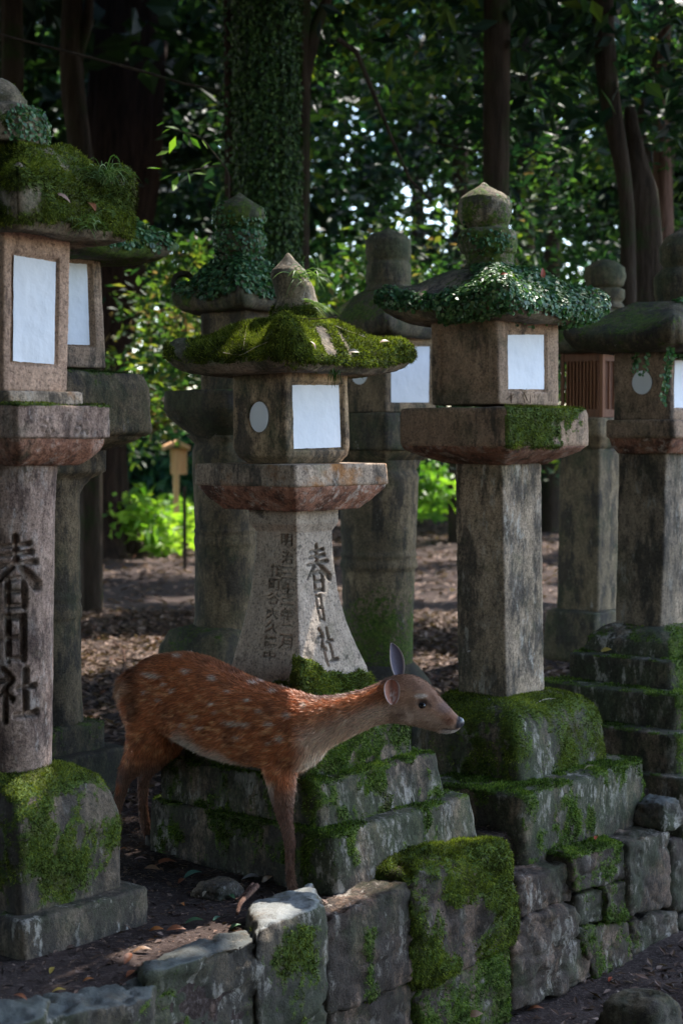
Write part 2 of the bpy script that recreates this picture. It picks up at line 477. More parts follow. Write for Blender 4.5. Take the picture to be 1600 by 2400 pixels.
# ------------------------------------------------------------------ ground
C2D = 6.05                                   # depth of the second lantern from the left, front row
T1 = rect(349, 791, 1124, 1985, C2D)         # its lowest step
NREF = T1['N']
def local(x, y):
    dx = x - NREF[0]; dy = y - NREF[1]
    return dx * E1[0] + dy * E1[1], dx * E2[0] + dy * E2[1]
def world(a, b):
    return NREF[0] + a * E1[0] + b * E2[0], NREF[1] + a * E1[1] + b * E2[1]
ZLOW = -0.60
def zg(x, y):
    x = np.asarray(x, float); y = np.asarray(y, float)
    a, b = local(x, y)
    p = np.stack([x.ravel(), y.ravel(), 0 * x.ravel()], -1)
    n = (0.035 * fbm(p, .8, 3, 5) + .012 * fbm(p, 5, 3, 6)).reshape(x.shape)
    up = 0.045 + n - 0.03 * np.clip(a - 1, 0, 2)
    up = up + .25 * sstep(np.sqrt(x * x + y * y), 12, 40) * 0
    # between lantern one and the wall the soil falls towards the front left
    up = up - .10 * sstep(-b, .05, .45) * sstep(-a, .25, .9)
    edge = -0.07 - .10 * sstep(-a, .2, .8) + .13 * sstep(a, .8, .95)
    t = sstep(b, edge - .05, edge)
    low = ZLOW + n * 1.3 + .12 * sstep(a, .2, 1.4) * 0
    return low * (1 - t) + up * t
def build_ground():
    xs = np.concatenate([-np.geomspace(60, 3.2, 40), np.arange(-3, 3.2, .035), np.geomspace(3.3, 60, 40)])
    ys = np.concatenate([-np.geomspace(60, 1, 25)[:-1], np.arange(-1, 3.4, .2), np.arange(3.4, 10, .035), np.geomspace(10.05, 120, 70)])
    X, Y = np.meshgrid(xs, ys)
    Z = zg(X, Y)
    V = np.stack([X, Y, Z], -1).reshape(-1, 3)
    nx = len(xs); i = np.arange(len(ys) - 1)[:, None] * nx; j = np.arange(nx - 1)[None]
    Q = np.stack([i + j, i + j + 1, i + j + nx + 1, i + j + nx], -1).reshape(-1, 4)
    o = mk('ground', V, Q, M['soil'], kind='structure')
build_ground()

# ------------------------------------------------------------------ moss and creeper on a part
def mossmask(V, N, top=0.0, side=0.0, lo=0.0, noise=.9, sc=9, seed=3, extra=None):
    m = side + (top - side) * sstep(N[:, 2], .25, .8) + noise * (fbm(V * np.array([1, 1, .55]), sc, 4, seed) * .5 + .38 * fbm(V * np.array([1, 1, .45]), sc * 3.5, 3, seed + 2))
    if extra is not None: m = m + extra
    return np.clip(m, -1, 1.6)
def add_moss(part, V, Q, mask, dens=45000, length=.011, width=.0035, mat='moss', seed=1, droop=.5, minm=.36, name='moss', cull=True):
    p, n = tri_scatter(V, Q, mask, dens, seed, minm)
    if len(p) and cull:                      # faces that look away from where anyone can stand show nothing
        keep = (n[:, 0] * (EYE[0] + .8 - p[:, 0]) + n[:, 1] * (EYE[1] - p[:, 1]) + n[:, 2] * (EYE[2] + .4 - p[:, 2])) > -1.2
        p, n = p[keep], n[keep]
    if not len(p): return None
    g = np.random.default_rng(seed + 5)
    d = unit(n * .7 + g.normal(size=p.shape) * .55 + np.array([0, 0, -droop]) * (1 - np.abs(n[:, 2:3])))
    L = length * g.uniform(.5, 1.3, len(p))
    BV, BF = blades(p, d, L, width, g)
    low = fbm(p, 14, 3, seed + 3) * .5 + .5
    v = np.clip(-.12 + 1.05 * low + g.normal(size=len(p)) * .2 + .12 * (n[:, 2] > .5), 0, 1)
    return mk(name, BV, BF, M[mat], part, {'v': np.repeat(v, 3)}, smooth=False, kind='stuff')
def add_creeper(part, V, Q, mask, dens=9000, rad=.008, seed=1, minm=.5, mat='creep', name='creeper_leaves', lift=.008):
    p, n = tri_scatter(V, Q, mask, dens, seed, minm)
    if not len(p): return None
    g = np.random.default_rng(seed + 5)
    p = p + n * (g.uniform(.2, 1, len(p)) * lift)[:, None]
    nn = unit(n + g.normal(size=p.shape) * .45 + np.array([0, 0, .3]))
    DV, DF = discs(p, nn, rad * g.uniform(.55, 1.25, len(p)), g)
    v = np.clip(g.normal(size=len(p)) * .25 + .45, 0, 1)
    return mk(name, DV, DF, M[mat], part, {'v': np.repeat(v, 6)}, smooth=False, kind='stuff')

def rows_from_px(lst, Dc, p=14, ratio=1.0, lean=None):
    """lst of (v, uL, uN, uR[, p]); top first -> rows bottom first"""
    out = []
    for it in lst:
        v, uL, uN, uR = it[:4]
        q = it[4] if len(it) > 4 else p
        # the rounded corners stop short of the rectangle's: widen so that the silhouette still matches
        f = (2 ** (1 / q))
        r = rect(uL, uN, uR, v, Dc, ratio)
        k = 1 + (f - 1) * .8
        out.append((r['z'], r['c'][0], r['c'][1], r['hx'] * k, r['hy'] * k, q))
    out.sort(key=lambda r: r[0])
    return out
def rows_round(lst, Dc, p=2.0):
    """lst of (v, uL, uR[, p]) circles"""
    out = []
    for it in lst:
        v, uL, uR = it[:3]; q = it[3] if len(it) > 3 else p
        c = P((uL + uR) / 2, v, Dc)
        h = (uR - uL) / 2 / FPX * Dc
        if q > 3: h = h / 1.30
        out.append((c[2], c[0], c[1], h, h, q))
    out.sort(key=lambda r: r[0])
    return out
def bevel_rows(rows, b=.012):
    """soften the first and last edge of a block"""
    r0, r1 = list(rows[0]), list(rows[-1])
    a = [r0[0], r0[1], r0[2], r0[3] - b, r0[4] - b, r0[5]]
    a2 = [r0[0] + b * .8, *r0[1:]]
    c = [r1[0] - b * .3, r1[1], r1[2], r1[3] - b * .25, r1[4] - b * .25, r1[5]]
    c0 = [r1[0] - b, *r1[1:]]
    c2 = [r1[0], r1[1], r1[2], r1[3] - b, r1[4] - b, r1[5]]
    return [a, a2] + [list(r) for r in rows[1:-1]] + [c0, c, c2]
def part(name, rows, mat, parent, n=20, dz=.02, amp=.004, sc=9, amp2=.0015, sc2=70, seed=0, moss=None, mossgeo=None, carve=None, stain_shade=None, creeper=None, mossbulge=.008, label=None, post=None):
    V, Q, ends, L, side = loft(rows, n, dz)
    if carve is not None:
        V = carve(V, L, side)
        V, cv = V
    else: cv = None
    V = bump_rows(V, Q, amp, sc, 3, seed, amp2, sc2)
    if post is not None: V = post(V)
    N = normals(V, Q)
    mm = moss(V, N, L) if moss is not None else np.full(len(V), -1.0)
    if mossgeo: V = V + N * (np.clip(mm - .3, 0, .8) * mossbulge)[:, None]
    st = stain_shade(V, N, L) if stain_shade is not None else np.zeros(len(V))
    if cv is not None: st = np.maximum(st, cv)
    o = mk(name, V, [Q] + ends, M[mat] if isinstance(mat, str) else mat, parent, {'moss': mm, 'stain_shade': st}, label=label)
    if mossgeo:
        kw = dict(seed=seed + 1); kw.update(mossgeo)
        add_moss(o, V, Q, mm, **kw)
    if creeper:
        kw = dict(seed=seed + 2); kw.update({k: v for k, v in creeper.items() if k != 'mask'})
        cm = creeper['mask'](V, N, L) if 'mask' in creeper else mm
        add_creeper(o, V, Q, cm, **kw)
    return o, V, Q

# ------------------------------------------------------------------ carved writing
def font_bvh(ch):
    c = bpy.data.curves.new('t', 'FONT'); c.body = ch; c.offset = 0.012
    o = bpy.data.objects.new('t', c); COL.objects.link(o)
    dg = bpy.context.evaluated_depsgraph_get(); dg.update()
    me = bpy.data.meshes.new_from_object(o.evaluated_get(dg))
    vs_ = [v.co.copy() for v in me.vertices]; fs = [tuple(p.vertices) for p in me.polygons]
    bpy.data.objects.remove(o); bpy.data.meshes.remove(me)
    if not vs_: return None, (0, 0, 1, 1)
    xs = [v.x for v in vs_]; ys = [v.y for v in vs_]
    return BVHTree.FromPolygons(vs_, fs), (min(xs), min(ys), max(xs), max(ys))
def font_field(ch, x, z, x0, z0, w, h):
    """1 inside the glyph, for face coordinates x,z; the glyph fills the box x0..x0+w, z0..z0+h"""
    t, (a, b, c, d) = font_bvh(ch)
    out = np.zeros(len(x))
    if t is None: return out
    k = np.where((x > x0) & (x < x0 + w) & (z > z0) & (z < z0 + h))[0]
    for i in k:
        gx = a + (x[i] - x0) / w * (c - a); gy = b + (z[i] - z0) / h * (d - b)
        if t.ray_cast(Vector((gx, gy, 1)), Vector((0, 0, -1)))[0] is not None: out[i] = 1
    return out
# brush strokes in a unit box, y up: (x0,y0,x1,y1,w0,w1)
HARU = [(.50, 1.0, .52, .62, .055, .05), (.22, .86, .80, .90, .03, .045), (.18, .73, .84, .78, .03, .05), (.08, .58, .95, .64, .03, .05),
        (.46, .62, .04, .28, .06, .02), (.55, .62, .98, .30, .045, .10), (.34, .40, .34, .02, .05, .045), (.34, .40, .68, .42, .04, .045),
        (.68, .42, .68, .02, .05, .045), (.36, .22, .66, .23, .03, .035), (.34, .03, .68, .03, .035, .04)]
HI = [(.26, .95, .26, .05, .07, .06), (.26, .93, .74, .95, .05, .07), (.74, .95, .74, .05, .07, .06), (.28, .50, .72, .51, .05, .05), (.26, .07, .74, .07, .05, .05)]
YASHIRO = [(.22, .98, .34, .88, .05, .06), (.06, .74, .42, .80, .035, .05), (.42, .78, .08, .42, .05, .02), (.27, .60, .27, .0, .055, .05),
           (.30, .52, .42, .42, .03, .05), (.72, .95, .72, .10, .06, .05), (.54, .60, .94, .64, .04, .055), (.48, .10, .98, .13, .045, .06)]
def brush_field(st, x, z, x0, z0, w, h, fat=1.0):
    gx = (x - x0) / w; gy = (z - z0) / h
    best = np.full(len(x), 9.0)
    asp = h / w
    for a, b, c, d, w0, w1 in st:
        dx, dy = c - a, (d - b) * asp
        t = np.clip(((gx - a) * dx + (gy - b) * asp * dy) / (dx * dx + dy * dy + 1e-9), 0, 1)
        ds = np.hypot(gx - a - t * dx, (gy - b) * asp - t * dy)
        best = np.minimum(best, ds - (w0 + (w1 - w0) * t) * fat)
    return 1 - sstep(best, -.035, .02)
def face_xz(r, u, v, side):
    """where the ray through (u,v) meets the front (-y) or left (-x) face of rect r: coordinate along the face, z"""
    d = ray(u, v)
    e, nrm = (E1, E2) if side == 'front' else (E2, E1)
    # plane: (p - N).nrm = 0
    t = (r['N'] @ nrm) / (d[0] * nrm[0] + d[1] * nrm[1])
    p = EYE + d * t
    return (p[:2] - r['c']) @ e, p[2]

def panel_rect(parent, r, pts, depth, seed=0, name='paper_panel', label=None):
    """white paper in a sunk opening of the front face; pts = four image corners TL TR BR BL"""
    q = [face_xz(r, u, v, 'front') for u, v in pts]
    n = 26
    s, t = np.meshgrid(np.linspace(0, 1, n), np.linspace(0, 1, n))
    def bl(k): return (1 - s) * (1 - t) * q[0][k] + s * (1 - t) * q[1][k] + s * t * q[2][k] + (1 - s) * t * q[3][k]
    x, z = bl(0), bl(1)
    g = np.stack([s.ravel() * 9, t.ravel() * 9, 0 * s.ravel() + seed], -1)
    rag = fbm(g, 1.2, 3, seed).reshape(s.shape) * .0022
    x = x + rag * (np.abs(s - .5) > .49); z = z + rag * (np.abs(t - .5) > .49)
    y = -r['hy'] + depth - .0035 - .002 * fbm(g, .5, 3, seed + 2).reshape(s.shape) - .0015
    V = []
    for off in (0, .0015):
        X = r['c'][0] + x * E1[0] + (y + off) * E2[0]; Y = r['c'][1] + x * E1[1] + (y + off) * E2[1]
        V.append(np.stack([X, Y, z], -1).reshape(-1, 3))
    V = np.concatenate(V)
    i = np.arange(n - 1)[:, None] * n; j = np.arange(n - 1)[None]
    Q = np.stack([i + j, i + j + n, i + j + n + 1, i + j + 1], -1).reshape(-1, 4)
    return mk(name, V, [Q, Q[:, ::-1] + n * n], M['paper'], parent, label=label)
def carve_rect(r, pts, depth, grow=.004):
    q = [face_xz(r, u, v, 'front') for u, v in pts]
    x0 = min(q[0][0], q[3][0]) - grow; x1 = max(q[1][0], q[2][0]) + grow
    z0 = min(q[2][1], q[3][1]) - grow; z1 = max(q[0][1], q[1][1]) + grow
    def f(L, side):
        m = (side == 0) & (L[:, 1] < 0)
        e = .004
        w = sstep(L[:, 0], x0 - e, x0) * (1 - sstep(L[:, 0], x1, x1 + e)) * sstep(L[:, 2], z0 - e, z0) * (1 - sstep(L[:, 2], z1, z1 + e))
        return w * m * depth, (x0, x1, z0, z1)
    return f
def disc_left(parent, r, cu, cv_, ru, rv, depth):
    a = face_xz(r, cu, cv_, 'left'); b = face_xz(r, cu - ru, cv_, 'left'); c = face_xz(r, cu, cv_ - rv, 'left')
    rx = abs(b[0] - a[0]); rz = abs(c[1] - a[1])
    k = 28; t = np.arange(k) * 2 * np.pi / k
    V = []
    for off in (-.0055, .001):
        ly = a[0] + rx * np.cos(t); z = a[1] + rz * np.sin(t); lx = -r['hx'] + depth + off + 0 * t
        V.append(np.stack([r['c'][0] + lx * E1[0] + ly * E2[0], r['c'][1] + lx * E1[1] + ly * E2[1], z], -1))
    V = np.concatenate(V)
    i = np.arange(k)
    Q = np.stack([i, (i + 1) % k, (i + 1) % k + k, i + k], -1)
    o = mk('round_paper', V, [Q, np.arange(k)[None], (np.arange(k)[::-1] + k)[None]], M['paper'], parent, smooth=False)
    return a, rx, rz

def firebox(parent, rows_px, Dc, mat, panel=None, disc=None, depth=.012, n=44, dz=.006, p=22, ratio=1.0, seed=0, bottom=None, moss=None, frame=None, stain_shade=None, topcut=None):
    rows = rows_from_px(rows_px, Dc, p, ratio)
    v0, uL, uN, uR = rows_px[0][:4]
    r = rect(uL, uN, uR, (rows_px[0][0] + rows_px[-1][0]) / 2, Dc, ratio)
    k = 1 + (2 ** (1 / p) - 1) * .8
    r['hx'] *= k; r['hy'] *= k
    r['N'] = r['c'] - r['hx'] * E1 - r['hy'] * E2
    if bottom: rows = bottom(rows)
    rows = bevel_rows(rows, .006)
    cr = carve_rect(r, panel, depth) if panel else None
    dk = None
    if disc:
        a, rx, rz = disc_left(parent, r, *disc, .008)
        dk = (a, rx + .002, rz + .002)
    def carve(V, L, side):
        V = V.copy(); st = np.zeros(len(V))
        if cr:
            d, b = cr(L, side)
            flat = d > depth * .9                # the floor of the opening lies in one plane, whatever the taper of the box
            ly = (V[:, :2] - r['c']) @ E2
            mv = np.where(flat, (-r['hy'] + depth + .002) - ly, d)
            V[:, 0] += mv * E2[0]; V[:, 1] += mv * E2[1]
            st = np.maximum(st, (d > depth * .2) * (d < depth * .95) * .35)  # darker on the walls of the opening
        if dk:
            (a, rx, rz) = dk
            rr = np.sqrt(((L[:, 1] - a[0]) / rx) ** 2 + ((L[:, 2] - a[1]) / rz) ** 2)
            d = (1 - sstep(rr, 1.0, 1.08)) * (side == 3) * .008
            V[:, 0] += d * E1[0]; V[:, 1] += d * E1[1]
            st = np.maximum(st, (1 - sstep(rr, 1.05, 1.25)) * (side == 3) * .4)  # darker in and around the round window
        if frame:                                # shallow sunk field on the left face
            y0, y1, zz0, zz1 = frame
            ly = L[:, 1] / r['hy']; lz = (L[:, 2] - rows[0][0]) / (rows[-1][0] - rows[0][0])
            w = sstep(ly, y0 - .03, y0) * (1 - sstep(ly, y1, y1 + .03)) * sstep(lz, zz0 - .03, zz0) * (1 - sstep(lz, zz1, zz1 + .03)) * (side == 3)
            V[:, 0] += w * .010 * E1[0]; V[:, 1] += w * .010 * E1[1]
        return V, st
    o, V, Q = part('firebox', rows, mat, parent, n=n, dz=dz, amp=.0025, amp2=.0012, sc2=90, seed=seed, carve=carve, moss=moss, stain_shade=stain_shade, post=topcut)
    if panel: panel_rect(parent, r, panel, depth, seed)
    return o, r

def roof(parent, uL, uN, uR, v_bot, v_mid, v_top, Dc, lift, lift_b=.02, plateau=.22, mat='L2roof', ratio=1.0, n=70, seed=0, amp=.012, moss=None, mossgeo=None, creeper=None, g_exp=.55, tipcurl=0.0, hump=None, label=None):
    """a square roof stone with upswept corners. v_bot: lower edge of the near corner; v_mid: top edge at mid eave; v_top: rim of the top plateau"""
    r = rect(uL, uN, uR, v_bot, Dc, ratio)
    z_b = r['z']
    # mid-eave and plateau heights, taken at their own depth
    md = r['c'][1] - r['hy'] * E2[1] * 0.9
    z_m = P(uN, v_mid, md)[2]; z_t = P(uN, v_top, Dc - .12)[2]
    t = np.linspace(-1, 1, n)
    A, B = np.meshgrid(t, t)
    mx = np.maximum(np.abs(A), np.abs(B)); mn = np.minimum(np.abs(A), np.abs(B))
    c = (mn / np.maximum(mx, 1e-6))
    rr = (np.abs(A) ** 8 + np.abs(B) ** 8) ** (1 / 8) / (1 + .09 * c ** 6)
    s = np.clip((1 - rr) / (1 - plateau), 0, 1)
    g = g_exp * s + (1 - g_exp) * (s * s * (3 - 2 * s))
    top = z_m + (z_t - z_m) * g + lift * c ** 3.0 * sstep(mx, .62, 1.0)
    top = top - .028 * sstep(mx, .93, 1.0)          # rolled edge
    bot = z_b + lift_b * c ** 3 * sstep(mx, .6, 1) * 1.0 + .0 * A + .012 * sstep(mx, .93, 1.0) - .02 * (1 - sstep(mx, .3, .8)) * 0
    for _ in range(max(1, n // 22)):
        tp = np.pad(top, 1, 'edge'); bp = np.pad(bot, 1, 'edge')
        top = (tp[1:-1, 1:-1] * 2 + tp[:-2, 1:-1] + tp[2:, 1:-1] + tp[1:-1, :-2] + tp[1:-1, 2:]) / 6
    sh = 1 + .05 * c ** 3 - .075 * c ** 14 - .02
    X = A * r['hx'] * sh; Y = B * r['hy'] * sh
    def W_(X, Y, Z):
        return np.stack([r['c'][0] + X * E1[0] + Y * E2[0], r['c'][1] + X * E1[1] + Y * E2[1], Z], -1).reshape(-1, 3)
    VT = W_(X, Y, top); VB = W_(X * .955, Y * .955, bot)
    i = np.arange(n - 1)[:, None] * n; j = np.arange(n - 1)[None]
    QT = np.stack([i + j, i + j + 1, i + j + n + 1, i + j + n], -1).reshape(-1, 4)
    per = np.concatenate([np.arange(n - 1), np.arange(n - 1) * n + n - 1, (n * n - 1) - np.arange(n - 1), (np.arange(n - 1)[::-1] + 1) * n])
    # side wall rings between the top perimeter and the bottom perimeter
    k = 5
    rings = [per]; VS = []
    base = 2 * n * n
    for q in range(1, k):
        f = q / k
        pv = VT[per] * (1 - f) + VB[per] * f
        cc = np.array([*r['c'], 0]); out = pv - cc; out[:, 2] = 0
        pv = pv + out * (.035 * math.sin(math.pi * f))
        VS.append(pv); rings.append(base + np.arange(len(per)) + (q - 1) * len(per))
    rings.append(per + n * n)
    V = np.concatenate([VT, VB] + VS)
    QS = []
    for a, b in zip(rings[:-1], rings[1:]):
        QS.append(np.stack([a, b, np.roll(b, -1), np.roll(a, -1)], -1))
    Q = np.concatenate([QT, (QT + n * n)[:, ::-1]] + QS)
    N = normals(V, Q)
    V = V + N * (amp * fbm(V, 6, 3, seed) + .003 * fbm(V, 40, 3, seed + 4))[:, None]
    if hump is not None: V = hump(V)
    N = normals(V, Q)
    mm = moss(V, N) if moss is not None else np.full(len(V), -1.0)
    if mossgeo: V = V + N * (np.clip(mm - .3, 0, .8) * .012)[:, None]
    o = mk('roof', V, Q, M[mat], parent, {'moss': mm, 'stain_shade': np.zeros(len(V))}, label=label)
    if mossgeo:
        kw = dict(seed=seed + 1); kw.update(mossgeo); add_moss(o, V, Q, mm, **kw)
    if creeper:
        kw = dict(seed=seed + 2); kw.update({k_: v for k_, v in creeper.items() if k_ != 'mask'})
        cm = creeper['mask'](V, N) if 'mask' in creeper else mm
        add_creeper(o, V, Q, cm, **kw)
    return o, r, V, Q
# ------------------------------------------------------------------ lanterns
G_LAN = 'stone lanterns standing in two rows'
def lroot(u, Dc, label):
    p = P(u, 1800, Dc)
    return thing('stone_lantern', (p[0], Dc, float(zg(p[0], Dc))), label, 'stone lantern', G_LAN)
def zrel(V, z0, z1): return np.clip((V[:, 2] - z0) / (z1 - z0), 0, 1)
def gN(V, w, s=2): return w * fbm(V, s, 2, 77)
def rootpx(V):
    """frame coordinates of points as the photograph's pixels would put them (used once, to place moss and stains on the stones)"""
    d = V - EYE
    f = d[:, 1] * cP - d[:, 2] * sP; up = d[:, 1] * sP + d[:, 2] * cP
    return CX + FPX * d[:, 0] / f, CY - FPX * up / f
def blob(V, c, r):
    return 1 - np.clip(np.linalg.norm((V - np.array(c)) / np.array(r), axis=1), 0, 1.6)

# ---- second from the left, front row: the flared pillar above the deer
D2 = C2D
t2 = lroot(700, D2, 'mid-sized stone lantern with flared carved pillar and thick moss roof, directly behind the deer')
dkL = lambda V, N, L: .25 + .3 * fbm(V, 5, 3, 8)
stepmoss = lambda top, side, sd: (lambda V, N, L: mossmask(V, N, top, side, noise=2.0, sc=9, seed=sd, extra=-.35 * sstep(-(N[:, :2] @ np.array([.77, -.64])), -.2, .5)))
step_stain_shade = lambda V, N, L: .55 * sstep(-(N[:, :2] @ np.array([.77, -.64])), -.1, .6) + .2 * fbm(V, 6, 3, 3)  # shade painted onto the left-facing sides, with damp grime and patchy stain
GM = dict(dens=52000, length=.012, width=.004, mat='moss_g')
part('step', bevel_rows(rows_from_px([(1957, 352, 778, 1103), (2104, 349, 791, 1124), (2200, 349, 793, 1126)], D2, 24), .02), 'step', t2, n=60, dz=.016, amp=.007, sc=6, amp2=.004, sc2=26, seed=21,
     moss=stepmoss(.72, .22, 31), mossgeo=GM, stain_shade=step_stain_shade)
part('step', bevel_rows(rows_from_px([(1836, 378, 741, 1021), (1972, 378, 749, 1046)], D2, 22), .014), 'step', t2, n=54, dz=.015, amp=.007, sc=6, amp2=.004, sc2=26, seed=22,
     moss=stepmoss(.78, .36, 33), mossgeo=GM, stain_shade=step_stain_shade)
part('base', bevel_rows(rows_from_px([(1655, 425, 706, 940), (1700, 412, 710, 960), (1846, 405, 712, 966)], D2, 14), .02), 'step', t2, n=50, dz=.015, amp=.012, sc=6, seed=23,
     moss=stepmoss(.8, .6, 35), mossgeo=GM, stain_shade=step_stain_shade)
prow = rows_from_px([(1196, 582, 694, 793), (1230, 583, 694, 793), (1238, 590, 694, 787), (1249, 600, 695, 777), (1300, 599, 695, 779), (1345, 595, 696, 784), (1387, 588, 697, 790), (1421, 582, 698, 797),
                     (1465, 573, 700, 810), (1507, 562, 701, 824), (1550, 550, 703, 842), (1590, 540, 705, 860), (1675, 528, 708, 872)], D2, 40)
def frontplane(rows, z):
    z_ = [r[0] for r in rows]
    return [np.interp(z, z_, [r[k] for r in rows]) for k in (1, 2, 3, 4)]
def px_on(rows, side, u, v):
    """face coordinate and z where the ray through (u,v) meets a lofted face"""
    z = 1.2
    for _ in range(12):
        cx, cy, hx, hy = frontplane(rows, z)
        r = dict(c=np.array([cx, cy]), hx=hx, hy=hy, N=np.array([cx, cy]) - hx * E1 - hy * E2)
        a, z = face_xz(r, u, v, side)
    return a, z
def pillar_carver(rows, jobs):
    """jobs: (side, box TL px, box BR px, drawing function, depth)"""
    def f(V, L, side):
        V = V.copy(); st = np.zeros(len(V))
        for sd, tl, br, draw, dep in jobs:
            a0, z1 = px_on(rows, sd, *tl); a1, z0 = px_on(rows, sd, *br)
            si = 0 if sd == 'front' else 3
            m = np.where(side == si)[0]
            x = L[m, 0] if si == 0 else -L[m, 1]
            if si == 3: a0, a1 = -a0, -a1
            k = (x > min(a0, a1) - .01) & (x < max(a0, a1) + .01) & (L[m, 2] > z0 - .01) & (L[m, 2] < z1 + .01)
            mm = m[k]
            if not len(mm): continue
            w = draw(x[k], L[mm, 2], min(a0, a1), z0, abs(a1 - a0), z1 - z0)
            dirv = E2 if si == 0 else E1
            V[mm, 0] += w * dep * dirv[0]; V[mm, 1] += w * dep * dirv[1]
            st[mm] = np.maximum(st[mm], w * .5 + 2.0 * w * (1 - w))  # shadow painted into the cut characters
        return V, st
    return f
def br(st, fat=1.0): return lambda x, z, x0, z0, w, h: brush_field(st, x, z, x0, z0, w, h, fat)
def fo(ch): return lambda x, z, x0, z0, w, h: font_field(ch, x, z, x0, z0, w, h)
jobs = [('front', (713, 1280), (776, 1384), br(HARU, 1.15), .02), ('front', (734, 1395), (767, 1455), br(HI, 1.5), .02), ('front', (738, 1474), (796, 1556), br(YASHIRO, 1.2), .02)]
colR = [('明', 658, 1250), ('治', 660, 1292), ('三', 659, 1328), ('十', 661, 1366), ('三', 660, 1390), ('年', 659, 1424), ('二', 659, 1464), ('月', 656, 1492)]
for ch, u, v in colR: jobs.append(('left', (u, v), (u + 27, v + 31), fo(ch), .006))
for i, ch in enumerate('鶴町谷大久護中'):
    jobs.append(('left', (633 - i * 2.6, 1322 + i * 33.5), (661 - i * 2.8, 1352 + i * 33.5), fo(ch), .006))
def m2p(V, N, L):
    u, v = rootpx(V)
    e = 1.2 * sstep(v + 60 * fbm(V, 9, 2, 5) - .22 * np.clip(u - 700, 0, 200) * 0, 1535, 1580) * (u > 690) + 1.0 * sstep(v + 50 * fbm(V, 9, 2, 7), 1560, 1600) * (u > 640) * (u < 705)
    return -.35 + e + .3 * fbm(V, 12, 3, 6)
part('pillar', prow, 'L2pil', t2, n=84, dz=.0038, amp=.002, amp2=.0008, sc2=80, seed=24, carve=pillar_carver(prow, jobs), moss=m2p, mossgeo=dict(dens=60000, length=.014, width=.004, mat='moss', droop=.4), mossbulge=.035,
     stain_shade=lambda V, N, L: .28 * sstep(V[:, 2], 1.15, 1.42) + .1 * fbm(V, 7, 3, 3))  # darker towards the top, with patchy stain
part('molding', rows_from_px([(1138, 462, 691, 905), (1150, 465, 691, 902), (1163, 478, 691, 890), (1178, 496, 692, 872), (1190, 512, 692, 853), (1199, 522, 692, 842)], D2, 30), 'red', t2, n=50, dz=.008, amp=.004, sc=14, amp2=.003, sc2=45, seed=25)
part('platform', bevel_rows(rows_from_px([(1089, 456, 690, 907), (1143, 457, 691, 910)], D2, 34), .006), 'L2slab', t2, n=60, dz=.01, amp=.003, amp2=.0015, sc2=50, seed=27,
     stain_shade=lambda V, N, L: .35 * (L[:, 0] < -.19) + 0 * V[:, 0])  # shade of the left face painted into the slab colour
firebox(t2, [(866, 545, 669, 814), (1050, 545, 671, 820), (1070, 556, 671, 814), (1087, 576, 672, 800)], D2, 'L2box', [(688, 902), (797, 902), (802, 1048), (691, 1052)], (606, 977, 22, 36), n=64, dz=.006, seed=28, p=14,
        moss=lambda V, N, L: -.25 + .55 * zrel(V, 1.74, 1.86) * (fbm(V, 9, 3, 2) > -.1) + .35 * fbm(V, 10, 3, 4),
        stain_shade=lambda V, N, L: .45 * sstep(fbm(V, 6, 3, 12), 0, .4) + .25 * (1 - zrel(V, 1.46, 1.60)) * (L[:, 0] < 0))
def m2r(V, N):
    u, v = rootpx(V)
    bare = 1.3 * np.exp(-((u - 762 - (v - 800) * .45) / 16) ** 2) * (v > 765) * (v < 835) + .9 * np.exp(-((u - 805 - (v - 800) * .5) / 8) ** 2) * (v > 770) * (v < 840) + .9 * (1 - sstep(u, 400, 470)) * (fbm(V, 5, 2, 9) > -.2)
    return mossmask(V, N, .95, .85, noise=.9, sc=7, seed=41) - .25 * (u < 640) * (N[:, 2] < .5) - bare - .9 * (N[:, 2] < -.45) + .25 * (u > 640) - .5 * (v > 858) * (u < 640)
def hump2(V):
    N_ = P(671, 800, 5.60)
    w = np.exp(-(((V[:, :2] - N_[:2]) / .095) ** 2).sum(1)) * sstep(V[:, 2], 1.87, 1.91)
    V = V.copy(); V[:, 2] += w * .07
    return V
roof(t2, 381, 669, 974, 867, 832, 752, D2, .07, .03, .36, 'L2roof', n=110, seed=29, moss=m2r, mossgeo=dict(dens=75000, length=.013, width=.0042, mat='moss', droop=.7), hump=hump2, amp=.012)
fin2 = part('finial', rows_round([(750, 632, 756), (725, 640, 750), (700, 648, 742), (672, 640, 736), (655, 634, 724), (643, 632, 721), (632, 637, 716), (620, 649, 704), (608, 660, 692), (598, 668, 683), (592, 672, 678)], D2), 'L2roof', t2, n=22, dz=.008, amp=.005, sc=12, seed=30,
            moss=lambda V, N, L: -.4 + 1.2 * (1 - zrel(V, 2.09, 2.15)) + .5 * fbm(V, 12, 3, 8), mossgeo=dict(dens=70000, length=.014, width=.004, droop=.9))

